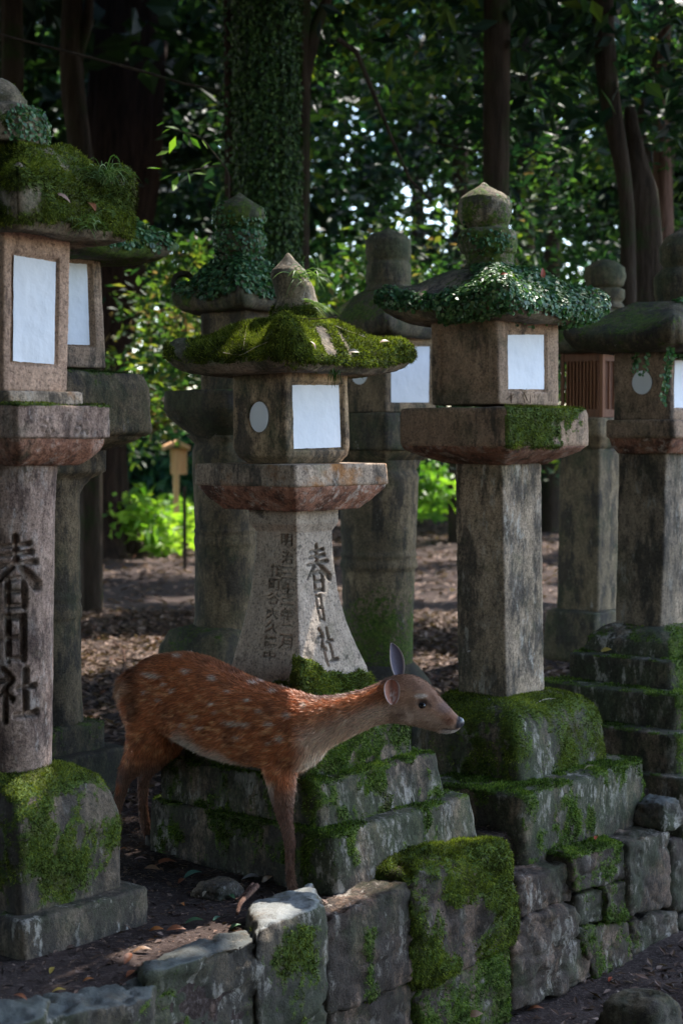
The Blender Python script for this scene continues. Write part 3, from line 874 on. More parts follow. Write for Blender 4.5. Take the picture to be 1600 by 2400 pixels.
# ---- leftmost, front row
D1 = 5.05
t1 = lroot(40, D1, 'largest pinkish stone lantern at the left edge, big characters cut in its round pillar')
part('step', bevel_rows(rows_from_px([(2163, None, 56, 346), (2281, None, 56, 347), (2340, None, 56, 348)], D1, 30), .012), 'L1low', t1, n=50, dz=.015, amp=.005, sc=8, amp2=.003, sc2=40, seed=51,
     moss=lambda V, N, L: mossmask(V, N, .25, -.25, noise=.8, seed=9), mossgeo=dict(dens=30000, length=.007, width=.0035, mat='mossd'), stain_shade=lambda V, N, L: .25 + .3 * fbm(V, 4, 3, 3))
part('base', rows_from_px([(1822, None, 20, 150, 4), (1836, None, 22, 180, 5), (1868, None, 30, 232, 8), (1912, None, 38, 262, 12), (1965, None, 44, 280, 16), (1990, None, 47, 283, 18), (2130, None, 50, 283, 20), (2150, None, 50, 281, 20)], D1), 'L1low', t1, n=56, dz=.013, amp=.008, sc=7, amp2=.003, sc2=30, seed=52,
     moss=lambda V, N, L: mossmask(V, N, .95, .48, noise=1.4, sc=7, seed=12) - .35 * (1 - zrel(V, .15, .3)), mossgeo=dict(dens=60000, length=.010, width=.0036, mat='moss', droop=.5), stain_shade=lambda V, N, L: .3 + .2 * fbm(V, 6, 3, 3))
pr1 = rows_round([(1085, -72, 128, 2.6), (1130, -70, 125, 2.3), (1400, -66, 123, 2.1), (1600, -64, 122, 2.1), (1800, -64, 121), (1850, -60, 118)], D1)
def carve1(V, L, side):
    # big characters cut in the round shaft, wrapped round it
    V = V.copy(); st = np.zeros(len(V))
    cx, cy = pr1[2][1], pr1[2][2]
    rad = np.hypot(V[:, 0] - cx, V[:, 1] - cy)
    ang = np.arctan2(V[:, 1] - cy, V[:, 0] - cx)
    a0 = math.atan2(-1, .30)
    s = (ang - a0) * rad
    zz = lambda v: P(60, v, D1 - .11)[2]
    for dr, ya, yb, w, off in ((br(HARU, 1.25), 1258, 1425, .155, 0.0), (br(HI, 1.5), 1440, 1552, .10, .0), (br(YASHIRO, 1.25), 1566, 1690, .145, -.002)):
        z1, z0 = zz(ya), zz(yb)
        k = np.where((np.abs(s - off) < w / 2 + .02) & (V[:, 2] > z0 - .02) & (V[:, 2] < z1 + .02) & (rad > .05))[0]
        f = dr(s[k] + w / 2 - off, V[k, 2], 0, z0, w, z1 - z0)
        V[k, 0] -= np.cos(ang[k]) * f * .03; V[k, 1] -= np.sin(ang[k]) * f * .03
        st[k] = np.maximum(st[k], f * .08 + 3.0 * f * (1 - f))  # darkens the cut edges of the characters
    return V, st
part('pillar', pr1, 'L1', t1, n=56, dz=.0055, amp=.003, amp2=.001, seed=53, carve=carve1, stain_shade=lambda V, N, L: .1 + .25 * fbm(V, 5, 3, 3))
part('molding', rows_from_px([(1020, None, 42, 250), (1040, None, 44, 246), (1058, None, 44, 236), (1076, None, 42, 214), (1092, None, 38, 186)], D1, 26), 'red', t1, n=44, dz=.009, amp=.005, sc=14, amp2=.003, seed=54)
def flowers(V, L, side):
    V = V.copy(); st = np.zeros(len(V))
    for u, v in ((113, 997), (193, 1002)):
        x0, z0 = face_xz(rp1, u, v, 'front')
        m = side == 0
        for k in range(6):
            if k == 5: dx = dz = 0; rr = .013
            else: dx = .020 * math.cos(k * 1.2566 + .9); dz = .020 * math.sin(k * 1.2566 + .9); rr = .0115
            d = np.hypot(L[:, 0] - x0 - dx, L[:, 2] - z0 - dz)
            w = (1 - sstep(d, rr * .6, rr)) * m
            V[:, 0] -= w * .006 * E2[0]; V[:, 1] -= w * .006 * E2[1]
            st = np.maximum(st, m * (1 - sstep(np.abs(d - rr * 1.05), 0, .004)) * .35)  # darker outline round each petal
    return V, st
rp1 = rect(None, 41, 257, 990, D1)
kk = 1 + (2 ** (1 / 34) - 1) * .8
rp1['hx'] *= kk; rp1['hy'] *= kk; rp1['N'] = rp1['c'] - rp1['hx'] * E1 - rp1['hy'] * E2
part('platform', bevel_rows(rows_from_px([(948, None, 41, 257), (1028, None, 42, 258)], D1, 34), .007), 'L1', t1, n=84, dz=.005, amp=.0025, amp2=.0012, seed=55, carve=flowers,
     moss=lambda V, N, L: mossmask(V, N, .7, -.4, noise=.7, seed=14) + .7 * zrel(V, 1.64, 1.68) * sstep(fbm(V, 6, 2, 3), -.2, .2) - .3, mossgeo=dict(dens=40000, length=.008, width=.0035))
part('plinth', bevel_rows(rows_from_px([(914, None, 20, 192), (950, None, 22, 196)], D1, 20), .008), 'L2slab', t1, n=36, dz=.012, amp=.004, seed=56)
firebox(t1, [(522, None, 9, 165), (720, None, 8, 161), (916, None, 7, 157)], D1, 'L1box', [(36, 597), (135, 613), (130, 853), (34, 846)], None, n=70, dz=.006, seed=57, p=30,
        stain_shade=lambda V, N, L: .35 * sstep(fbm(V, 14, 3, 5), .15, .4) * (1 - zrel(V, 1.75, 1.9)))
def m1r(V, N):
    u, v = rootpx(V)
    return mossmask(V, N, .9, .95, noise=1.1, sc=6, seed=43) - 1.0 * (N[:, 2] < -.5) - .9 * blob(np.stack([u, v, 0 * u], 1), (45, 470, 0), (70, 60, 1)).clip(0) * (v > 430) - 1.0 * (1 - sstep(v + 10 * fbm(V, 9, 2, 2), 372, 405)) * (u > 10) * (u < 75) * (V[:, 1] < 4.8)
def hump1(V):
    V = V.copy()
    A = P(46, 400, 4.62)
    w = np.exp(-(((V[:, :2] - A[:2]) / .06) ** 2).sum(1)) * (V[:, 2] > 2.2)
    V[:, 2] += w * .055
    B = P(300, 440, 5.15)
    w = np.exp(-(((V[:, :2] - B[:2]) / .10) ** 2).sum(1)) * (V[:, 2] > 2.28)
    V[:, 2] += w * .07
    return V
roof(t1, None, 40, 322, 528, 474, 338, D1, .10, .0, .40, 'L2roof', n=100, seed=58, moss=m1r, mossgeo=dict(dens=60000, length=.013, width=.004, mat='moss', droop=.9), hump=hump1, amp=.02)
part('finial', rows_round([(345, -110, 108), (325, -116, 112), (290, -118, 112), (262, -100, 96), (250, -70, 62), (235, -66, 62), (215, -60, 45), (190, -40, 20), (175, -12, -6)], D1), 'L2roof', t1, n=22, dz=.01, amp=.014, sc=8, seed=59,
     moss=lambda V, N, L: .35 + .7 * fbm(V, 9, 3, 8), mossgeo=dict(dens=40000, length=.011, width=.0036, droop=.9),
     creeper=dict(mask=lambda V, N, L: 1.2 * (N[:, 0] > .35) * (V[:, 2] < 2.62) - .1 + 0 * V[:, 0], dens=14000, rad=.006))

# ---- third from the left, front row (square pillar, creeper roof)
D3 = 7.0
t3 = lroot(1180, D3, 'tall lantern on plain square stone pillar, its roof overgrown with small green creeper leaves')
part('step', bevel_rows(rows_from_px([(1868, None, 1223, 1507), (1983, None, 1229, 1509), (2080, None, 1230, 1509)], D3, 24, 1.0), .015), 'step', t3, n=56, dz=.016, amp=.007, sc=6, amp2=.004, sc2=26, seed=61, moss=stepmoss(.72, .22, 51), mossgeo=GM, stain_shade=step_stain_shade)
part('base', rows_from_px([(1640, 1045, 1186, 1288, 6), (1652, 1030, 1192, 1322, 8), (1672, 1010, 1199, 1362, 10), (1700, 992, 1204, 1392, 12), (1738, 978, 1209, 1411, 14), (1765, 972, 1213, 1414, 16), (1850, 970, 1221, 1416, 18), (1885, 970, 1221, 1416, 18)], D3), 'step', t3, n=54, dz=.015, amp=.01, sc=6, amp2=.003, seed=62,
     moss=lambda V, N, L: mossmask(V, N, .75, .5, noise=1.0, sc=6, seed=53, extra=-.6 * sstep(-(N[:, :2] @ np.array([.77, -.64])), -.1, .5)), mossgeo=dict(dens=60000, length=.011, width=.004, mat='moss', droop=.6), stain_shade=step_stain_shade)
part('pillar', rows_from_px([(1082, 1067, 1176, 1267), (1300, 1070, 1180, 1270), (1500, 1072, 1183, 1272), (1650, 1074, 1186, 1275)], D3, 44), 'L3pil', t3, n=40, dz=.012, amp=.004, sc=14, amp2=.0025, sc2=60, seed=63,
     stain_shade=lambda V, N, L: .35 * (L[:, 0] < -.09) * (1 - zrel(V, .6, 1.3)) + .25 * fbm(V, 5, 3, 3))  # shade painted on the left face, strongest low down, plus patchy stain
part('molding', rows_from_px([(1046, 940, 1188, 1374), (1058, 955, 1186, 1360), (1070, 985, 1184, 1330), (1080, 1020, 1181, 1302), (1088, 1048, 1178, 1284)], D3, 22), 'red', t3, n=40, dz=.01, amp=.008, sc=16, amp2=.003, seed=64, stain_shade=lambda V, N, L: .3 + 0 * V[:, 0])
part('platform', bevel_rows(rows_from_px([(953, 937, 1186, 1376), (975, 936, 1188, 1378), (1050, 937, 1189, 1378)], D3, 26), .014), 'L3box', t3, n=56, dz=.012, amp=.006, seed=65,
     moss=lambda V, N, L: (lambda u, v: -.45 + 1.25 * (u > 1183) * (1 - sstep(u + 40 * fbm(V, 9, 2, 6) + (v - 980) * .6 + 50 * fbm(V, 30, 2, 8), 1310, 1400)) + .5 * (N[:, 2] > .6) + .45 * fbm(V, 9, 3, 3))(*rootpx(V)), mossgeo=dict(dens=42000, length=.012, width=.004, mat='moss', droop=.8), mossbulge=.003, stain_shade=lambda V, N, L: .35 * (L[:, 0] < -.2) + .2 * fbm(V, 5, 3, 3))  # left face carries painted shade, plus patchy stain
firebox(t3, [(737, 1010, 1165, 1308), (947, 1012, 1169, 1308)], D3, 'L3box', [(1193, 784), (1277, 784), (1278, 912), (1194, 912)], None, n=60, dz=.007, seed=66, p=36, frame=(-.72, .74, .12, .84),
        moss=lambda V, N, L: -.3 + .4 * zrel(V, 2.05, 2.2) * (fbm(V, 7, 2, 5) > 0) + .3 * fbm(V, 9, 3, 3), stain_shade=lambda V, N, L: .35 * (L[:, 0] < -.15) + .2 * fbm(V, 5, 3, 3))  # painted shade on the left face of the box, plus patchy stain
def c3m(V, N):
    u, v = rootpx(V)
    edge = sstep(np.maximum(np.abs((V[:, :2] - r3c) @ E1) / h3, np.abs((V[:, :2] - r3c) @ E2) / h3), .72, .86)
    m = .2 + .8 * edge * (N[:, 2] < .85) + .9 * ((V[:, :2] - r3c) @ E1 * .3 - (V[:, :2] - r3c) @ E2 > -.12) * 1.0
    m = m - 1.0 * (1 - edge) * (((V[:, :2] - r3c) @ E2) > -.14) * (((V[:, :2] - r3c) @ E1) < .1)
    m = m + .9 * (u > 1105) * (N[:, 2] > -.2)
    return np.clip(m - .6 * (N[:, 2] < -.25) + .35 * fbm(V, 6, 3, 9), 0, 1.3)
rt = rect(874, 1178, 1430, 737, D3); r3c = rt['c']; h3 = rt['hx']
roof(t3, 874, 1178, 1430, 739, 700, 626, D3, .07, .045, .34, 'L2roof', n=90, seed=67, moss=lambda V, N: mossmask(V, N, .35, .3, noise=.8, sc=5, seed=45), creeper=dict(mask=c3m, dens=19000, rad=.0088, lift=.016), amp=.012)
part('finial', rows_round([(632, 1080, 1212), (617, 1092, 1202), (596, 1088, 1203), (592, 1080, 1208), (575, 1072, 1211), (552, 1072, 1211), (541, 1080, 1205), (536, 1095, 1190), (531, 1090, 1186), (522, 1080, 1193), (505, 1072, 1197), (480, 1071, 1197), (464, 1078, 1190), (452, 1094, 1176), (444, 1108, 1160), (436, 1122, 1146), (428, 1130, 1137)], D3), 'L2roof', t3, n=24, dz=.009, amp=.006, sc=8, seed=68,
     moss=lambda V, N, L: mossmask(V, N, .45, .5, noise=.9, seed=46), creeper=dict(mask=lambda V, N, L: .45 + .9 * fbm(V, 7, 3, 3) - .6 * (N[:, 2] > .8) - .8 * (V[:, 2] > P(1130, 462, D3)[2]), dens=12000, rad=.007))

# ---- rightmost, front row
D4 = 8.15
t4 = lroot(1570, D4, 'stone lantern at the right edge with round paper window and four dark mossy steps')
dm = dict(dens=25000, length=.012, width=.005, mat='moss_g')
sm4 = lambda V, N, L: mossmask(V, N, .55, .02, noise=1.7, sc=6, seed=19, extra=.65 * sstep((N[:, :2] @ np.array([.77, -.64])), .3, .8))
for i, (a, b_, uL, uN, uR) in enumerate([(1827, 1990, 1170, 1612, 1990), (1725, 1840, 1200, 1588, 1935), (1632, 1742, 1260, 1586, 1880), (1552, 1648, 1332, 1572, 1800)]):
    part('step', bevel_rows(rows_from_px([(a, uL, uN, uR), (b_, uL, uN, uR)], D4, 26), .012), 'step', t4, n=40, dz=.022, amp=.007, sc=7, seed=71 + i, moss=sm4, mossgeo=dm, stain_shade=step_stain_shade)
part('base', rows_from_px([(1470, 1430, 1549, 1660, 8), (1484, 1405, 1560, 1700, 10), (1510, 1375, 1570, 1740, 14), (1575, 1362, 1574, 1762, 18)], D4), 'step', t4, n=40, dz=.02, amp=.01, sc=6, seed=75, moss=sm4, mossgeo=dm, stain_shade=step_stain_shade)
part('pillar', rows_from_px([(1058, 1450, 1561, 1668), (1300, 1446, 1555, 1662), (1478, 1442, 1547, 1655)], D4, 40), 'L3pil', t4, n=36, dz=.016, amp=.004, sc=12, amp2=.002, seed=76, stain_shade=lambda V, N, L: .55 * (L[:, 0] < -.1) + 0 * V[:, 0])  # whole left face painted darker as its shade
part('molding', rows_from_px([(1022, 1424, 1578, 1728), (1045, 1432, 1574, 1715), (1063, 1447, 1565, 1690)], D4, 26), 'red', t4, n=30, dz=.012, amp=.005, seed=77)
part('platform', bevel_rows(rows_from_px([(983, 1420, 1580, 1732), (1027, 1420, 1580, 1734)], D4, 28), .01), 'L3box', t4, n=36, dz=.014, amp=.004, seed=78, stain_shade=lambda V, N, L: .2 + 0 * V[:, 0])
firebox(t4, [(812, 1438, 1570, 1698), (984, 1438, 1571, 1698)], D4, 'L3box', [(1584, 844), (1660, 843), (1660, 954), (1581, 956)], (1503, 896, 23, 28), n=50, dz=.008, seed=79, p=34, stain_shade=lambda V, N, L: .25 + 0 * V[:, 0])
T4C = rect(1312, 1583, 1850, 817, D4)['c']
roof(t4, 1312, 1583, 1850, 817, 778, 708, D4, .05, .03, .38, 'dark', n=60, seed=80, moss=lambda V, N: mossmask(V, N, .45, .3, noise=.6, sc=5, seed=45),
     creeper=dict(mask=lambda V, N: 1.1 * (1 - sstep(np.abs(((V[:, :2] - T4C) @ E1) + .22 + .12 * fbm(V, 5, 2, 3)), .04, .12)) * (((V[:, :2] - T4C) @ E2) < -.1), dens=7000, rad=.011, lift=.02))
part('finial', rows_round([(716, 1530, 1672), (704, 1536, 1666), (690, 1532, 1670), (650, 1533, 1670), (636, 1545, 1660), (628, 1556, 1650), (612, 1546, 1660), (580, 1545, 1660), (555, 1560, 1645), (540, 1585, 1620), (530, 1600, 1606)], D4), 'dark', t4, n=18, dz=.015, amp=.006, seed=81,
     creeper=dict(mask=lambda V, N, L: .3 + .9 * fbm(V, 6, 3, 3), dens=7000, rad=.009))

# ---- back row: behind the leftmost one
D8 = 6.9
t8 = lroot(125, D8, 'stone lantern with tall narrow paper window half hidden behind the leftmost lantern')
part('step', bevel_rows(rows_from_px([(1797, None, 60, 300), (1900, None, 60, 303), (1960, None, 60, 303)], D8, 20), .015), 'dark', t8, n=28, dz=.025, amp=.01, seed=91, stain_shade=lambda V, N, L: .3 + 0 * V[:, 0])
part('base', bevel_rows(rows_from_px([(1718, None, 80, 245), (1812, None, 80, 247)], D8, 16), .015), 'dark', t8, n=28, dz=.02, amp=.008, seed=92, moss=lambda V, N, L: mossmask(V, N, .5, .3, seed=3), mossgeo=dict(dens=15000, length=.012, width=.005, mat='mossd'))
prw = rows_round([(1050, 15, 243, 16), (1104, 16, 242, 16), (1122, 30, 214, 6), (1138, 42, 188, 3), (1160, 44, 184, 2.2), (1385, 40, 187, 2), (1397, 36, 191, 2), (1410, 39, 188, 2), (1424, 35, 192, 2), (1444, 35, 192, 2), (1452, 40, 188, 2), (1640, 38, 192, 2), (1690, 34, 196, 2), (1726, 26, 206, 2)], D8)
# the square capital follows the row's direction, so its corner reaches the measured column
part('pillar', prw, 'back', t8, n=26, dz=.012, amp=.003, seed=93, moss=lambda V, N, L: -.35 + .8 * (1 - zrel(V, .35, .95)) + .4 * fbm(V, 6, 3, 3), stain_shade=lambda V, N, L: .2 + .3 * (1 - zrel(V, .3, 1.3)))
part('molding', rows_from_px([(1012, None, 150, 350), (1030, None, 148, 325), (1046, None, 142, 285), (1058, None, 135, 246)], D8, 12), 'back', t8, n=30, dz=.015, amp=.006, seed=94)
part('platform', bevel_rows(rows_from_px([(868, None, 146, 340), (905, None, 150, 352), (1020, None, 152, 357)], D8, 14), .02), 'back', t8, n=36, dz=.016, amp=.012, sc=8, seed=95, moss=lambda V, N, L: mossmask(V, N, .55, .15, noise=1.0, seed=3), mossgeo=dict(dens=30000, length=.012, width=.004, mat='mossd', droop=.8), stain_shade=lambda V, N, L: .15 + 0 * V[:, 0])
firebox(t8, [(560, None, 112, 234), (858, None, 118, 248)], D8, 'L3box', [(142, 614), (206, 618), (213, 808), (142, 806)], None, n=44, dz=.01, seed=96, p=26,
        moss=lambda V, N, L: -.3 + .7 * (1 - zrel(V, 1.88, 2.02)) + .5 * fbm(V, 9, 3, 4), stain_shade=lambda V, N, L: .2 * fbm(V, 5, 3, 3))
roof(t8, None, 160, 416, 585, 552, 480, D8, .02, .03, .36, 'dark', n=56, seed=97, moss=lambda V, N: mossmask(V, N, .6, .5, seed=4),
     creeper=dict(mask=lambda V, N: 1.0 - 1.2 * (N[:, 2] < -.4), dens=9000, rad=.010, lift=.015))

# ---- back row: behind the second one
D7 = 7.65
t7 = lroot(530, D7, 'dark stone lantern with curled roof corner and ringed round pillar, behind the flared lantern')
part('base', rows_from_px([(1474, 440, 520, 610, 5), (1492, 395, 515, 640, 6), (1530, 372, 510, 660, 8), (1640, 350, 505, 680, 10)], D7), 'dark', t7, n=28, dz=.02, amp=.012, seed=101, moss=lambda V, N, L: mossmask(V, N, .4, .2, seed=5))
part('step', bevel_rows(rows_from_px([(1620, 330, 520, 700), (1800, 330, 520, 700)], D7, 14), .015), 'dark', t7, n=24, dz=.03, amp=.012, seed=102, stain_shade=lambda V, N, L: .4 + 0 * V[:, 0])
part('pillar', rows_round([(1020, 440, 616, 14), (1040, 455, 603, 6), (1060, 459, 599, 3), (1235, 457, 600, 2), (1243, 455, 603, 2), (1250, 457, 600, 2), (1262, 455, 603, 2), (1272, 455, 603, 2), (1280, 457, 600, 2), (1440, 456, 600, 2), (1485, 450, 606, 2)], D7), 'back', t7, n=24, dz=.014, amp=.003, seed=103,
     moss=lambda V, N, L: -.35 + .3 * fbm(V, 4, 3, 3) + .3 * (1 - zrel(V, .7, 1.0)), stain_shade=lambda V, N, L: .25 + .3 * sstep(fbm(V, 3, 3, 8), 0, .5) + .2 * (V[:, 0] < -.6))
part('platform', rows_from_px([(912, 386, 528, 664, 5), (918, 381, 526, 668, 6), (958, 381, 526, 668, 6), (978, 392, 527, 655, 5), (1003, 420, 528, 628, 4), (1028, 460, 529, 602, 3)], D7), 'dark', t7, n=36, dz=.012, amp=.006, sc=16, seed=104, stain_shade=lambda V, N, L: .25 + 0 * V[:, 0], moss=lambda V, N, L: mossmask(V, N, .5, -.05, seed=5))
firebox(t7, [(715, 470, 572, 660), (905, 470, 572, 660), (916, 470, 572, 660)], D7, 'back', None, None, n=30, dz=.012, seed=105, p=20, frame=(-.75, .75, .1, .86), stain_shade=lambda V, N, L: .3 + 0 * V[:, 0])
ro, rr7, V7, Q7 = roof(t7, 400, 562, 726, 722, 690, 602, D7, .05, .02, .34, 'dark', n=60, seed=106, moss=lambda V, N: mossmask(V, N, .55, .3, seed=6),
     creeper=dict(mask=lambda V, N: .95 * (N[:, 2] > .1) + .35 * fbm(V, 4, 3, 3) - .25 * (V[:, 0] < P(470, 650, D7)[0]), dens=10000, rad=.0105, lift=.014))
# curled corner
def scroll(parent, c, r0, w, dirv, up=np.array([0, 0, 1.0]), mat='dark', turns=1.25):
    d3 = np.array([dirv[0], dirv[1], 0.0]); s3 = np.array([-dirv[1], dirv[0], 0.0])
    k = 40; t = np.linspace(0, 1, k)
    ang = -np.pi / 2 + t * turns * 2 * np.pi
    rad = r0 * (1 - .62 * t)
    rows = []
    th = r0 * .34
    for i in range(k):
        o_ = c + d3 * math.cos(ang[i]) * rad[i] + up * math.sin(ang[i]) * rad[i]
        ou = d3 * math.cos(ang[i]) + up * math.sin(ang[i])
        rows.append([o_ + ou * th * a + s3 * w * b for a, b in ((.5, -1), (.5, 1), (-.5, 1), (-.5, -1))])
    V = np.array(rows).reshape(-1, 3)
    Q = []
    for i in range(k - 1):
        for j in range(4):
            Q.append((i * 4 + j, i * 4 + (j + 1) % 4, i * 4 + 4 + (j + 1) % 4, i * 4 + 4 + j))
    Q += [(3, 2, 1, 0), tuple(range((k - 1) * 4, k * 4))]
    return mk('scroll', V, np.array(Q), M[mat], parent, {'moss': np.full(len(V), -1.0), 'stain_shade': np.full(len(V), .1)}, smooth=False)
scroll(t7, P(432, 664, rr7['c'][1] + .12), .062, .05, unit(-E1 + E2))
part('finial', rows_round([(612, 505, 618), (598, 515, 610), (592, 506, 616), (575, 501, 621), (555, 501, 621), (541, 508, 614), (537, 518, 604), (532, 508, 612), (510, 499, 621), (490, 502, 617), (478, 516, 603), (468, 534, 587), (460, 548, 574), (451, 559, 564)], D7), 'dark', t7, n=22, dz=.012, amp=.006, seed=107, moss=lambda V, N, L: mossmask(V, N, .4, .4, seed=6),
     creeper=dict(mask=lambda V, N, L: .75 + .5 * fbm(V, 6, 3, 3) - .6 * (V[:, 2] > P(560, 480, D7)[2]), dens=11000, rad=.0085))

# ---- back row: between the second and the third
D5 = 8.6
t5 = lroot(885, D5, 'shadowed stone lantern with wide paper window between the flared lantern and the creeper-roofed one')
part('base', rows_round([(1552, 805, 970), (1572, 790, 990), (1600, 775, 1010), (1660, 765, 1018), (1760, 765, 1018)], D5), 'dark', t5, n=24, dz=.03, amp=.012, seed=111, stain_shade=lambda V, N, L: .5 + 0 * V[:, 0])
part('pillar', rows_round([(1078, 795, 985, 10), (1100, 798, 982, 4), (1120, 800, 976, 2.4), (1290, 800, 974, 2), (1299, 796, 978, 2), (1308, 799, 975, 2), (1318, 796, 978, 2), (1328, 796, 978, 2), (1334, 801, 972, 2), (1560, 804, 966, 2)], D5), 'back', t5, n=26, dz=.015, amp=.004, seed=112,
     moss=lambda V, N, L: -.45 + .95 * (1 - sstep(V[:, 2], .75, 1.1)) * (1 - .4 * fbm(V, 4, 2, 3)) + .3 * fbm(V, 5, 3, 3), stain_shade=lambda V, N, L: .5 * sstep(fbm(V, 2.2, 3, 8) - (V[:, 0] - .2) * 2, -.1, .4) * (V[:, 2] > .9) + .5 * (1 - sstep(V[:, 2], .5, .95)))
part('molding', rows_from_px([(1052, 775, 903, 1030), (1066, 785, 901, 1015), (1080, 800, 898, 992)], D5, 16), 'back', t5, n=26, dz=.015, amp=.006, seed=113)
part('platform', bevel_rows(rows_from_px([(966, 768, 905, 1045), (1056, 768, 905, 1045)], D5, 20), .012), 'dark', t5, n=30, dz=.02, amp=.006, seed=114, moss=lambda V, N, L: mossmask(V, N, .3, .05, seed=5))
firebox(t5, [(780, 800, 903, 1022), (966, 800, 903, 1022)], D5, 'L2box', [(919, 813), (1009, 811), (1007, 943), (919, 943)], (841, 877, 18, 24), n=40, dz=.01, seed=115, p=34, stain_shade=lambda V, N, L: .55 * (L[:, 0] < -.1) + 0 * V[:, 0])  # left face painted darker, standing in for shade
roof(t5, 742, 905, 1080, 785, 748, 676, D5, .04, .03, .36, 'dark', n=50, seed=116, moss=lambda V, N: mossmask(V, N, .55, .3, noise=.6, seed=6))
part('finial', rows_round([(684, 850, 972), (668, 862, 958), (662, 858, 963), (645, 857, 963), (622, 858, 962), (612, 864, 956), (608, 860, 960), (590, 856, 964), (565, 857, 963), (552, 866, 953), (543, 884, 935), (536, 902, 918), (531, 908, 913)], D5), 'dark', t5, n=20, dz=.015, amp=.006, seed=117, moss=lambda V, N, L: mossmask(V, N, .4, .2, seed=6) * (V[:, 2] > P(900, 610, D5)[2]) - .3)

# ---- back row, right: wooden lattice box on a stone pillar
D6 = 10.1
p = P(1385, 1400, D6)
t6 = thing('wooden_box_lantern', (p[0], D6, .04), 'lantern with a brown wooden lattice box on a square stone pillar, back row right', 'lantern')
part('base', bevel_rows(rows_from_px([(1436, 1280, 1395, 1510), (1560, 1270, 1395, 1520)], D6, 20), .02), 'dark', t6, n=20, dz=.04, amp=.01, seed=121)
part('pillar', rows_from_px([(1050, 1312, 1404, 1490), (1440, 1305, 1400, 1488)], D6, 40), 'back', t6, n=24, dz=.03, amp=.004, seed=122, stain_shade=lambda V, N, L: .35 * (L[:, 0] < -.1) + 0 * V[:, 0])  # shade of the pillar's left face painted in
part('platform', bevel_rows(rows_from_px([(978, 1275, 1405, 1530), (1020, 1275, 1405, 1530), (1052, 1310, 1404, 1495)], D6, 24), .01), 'back', t6, n=24, dz=.03, amp=.005, seed=123)
r6 = rect(1313, 1412, 1505, 900, D6)
zt6, zb6 = P(1412, 825, r6['N'][1])[2], P(1412, 978, r6['N'][1])[2]
def lbox(name, x0, x1, y0, y1, z0, z1, mat, parent, r=r6, e1=E1, e2=E2, c=None, **k):
    c = r['c'] if c is None else c
    pts = []
    for z in (z0, z1):
        for x, y in ((x0, y0), (x1, y0), (x1, y1), (x0, y1)):
            q = c + x * e1 + y * e2; pts.append((q[0], q[1], z))
    Q = np.array([(3, 2, 1, 0), (4, 5, 6, 7), (0, 1, 5, 4), (1, 2, 6, 5), (2, 3, 7, 6), (3, 0, 4, 7)])
    return mk(name, np.array(pts), Q, M[mat], parent, smooth=False, **k)
hx6, hy6 = r6['hx'], r6['hy']
for sx in (-1, 1):
    for sy in (-1, 1):
        lbox('corner_post', sx * hx6 - .02 * (sx > 0) * 1 - .0 - (.0 if sx > 0 else 0), sx * hx6 + (.02 if sx < 0 else 0), sy * hy6 - (.02 if sy > 0 else 0), sy * hy6 + (.02 if sy < 0 else 0), zb6, zt6, 'woodm' if sx < 0 and sy < 0 else 'woodd', t6)
for z0, z1 in ((zb6 + .002, zb6 + .05), (zt6 - .05, zt6 - .002)):
    lbox('rail', -hx6 + .004, hx6 - .004, -hy6 + .004, hy6 - .004, z0, z1, 'woodd', t6)
lbox('inner_panel', -hx6 + .03, hx6 - .03, -hy6 + .03, hy6 - .03, zb6 + .03, zt6 - .03, 'woodd', t6)
for i in range(10):
    y = -hy6 + .035 + i * (2 * hy6 - .08) / 9
    lbox('slat', -hx6 + .008, -hx6 + .022, y, y + .010, zb6 + .05, zt6 - .05, 'woodm', t6)
for i in range(8):
    x = -hx6 + .035 + i * (2 * hx6 - .08) / 7
    lbox('slat', x, x + .010, -hy6 + .008, -hy6 + .022, zb6 + .05, zt6 - .05, 'woodm', t6)
roof(t6, 1262, 1408, 1560, 822, 796, 716, D6, .03, .02, .36, 'dark', n=40, seed=124, moss=lambda V, N: mossmask(V, N, .5, .3, seed=6))
part('finial', rows_round([(724, 1370, 1466), (708, 1382, 1455), (700, 1380, 1462), (680, 1378, 1463), (675, 1388, 1450), (670, 1375, 1460), (650, 1369, 1466), (628, 1372, 1463), (615, 1388, 1446), (608, 1408, 1424)], D6), 'dark', t6, n=18, dz=.02, amp=.006, seed=125)
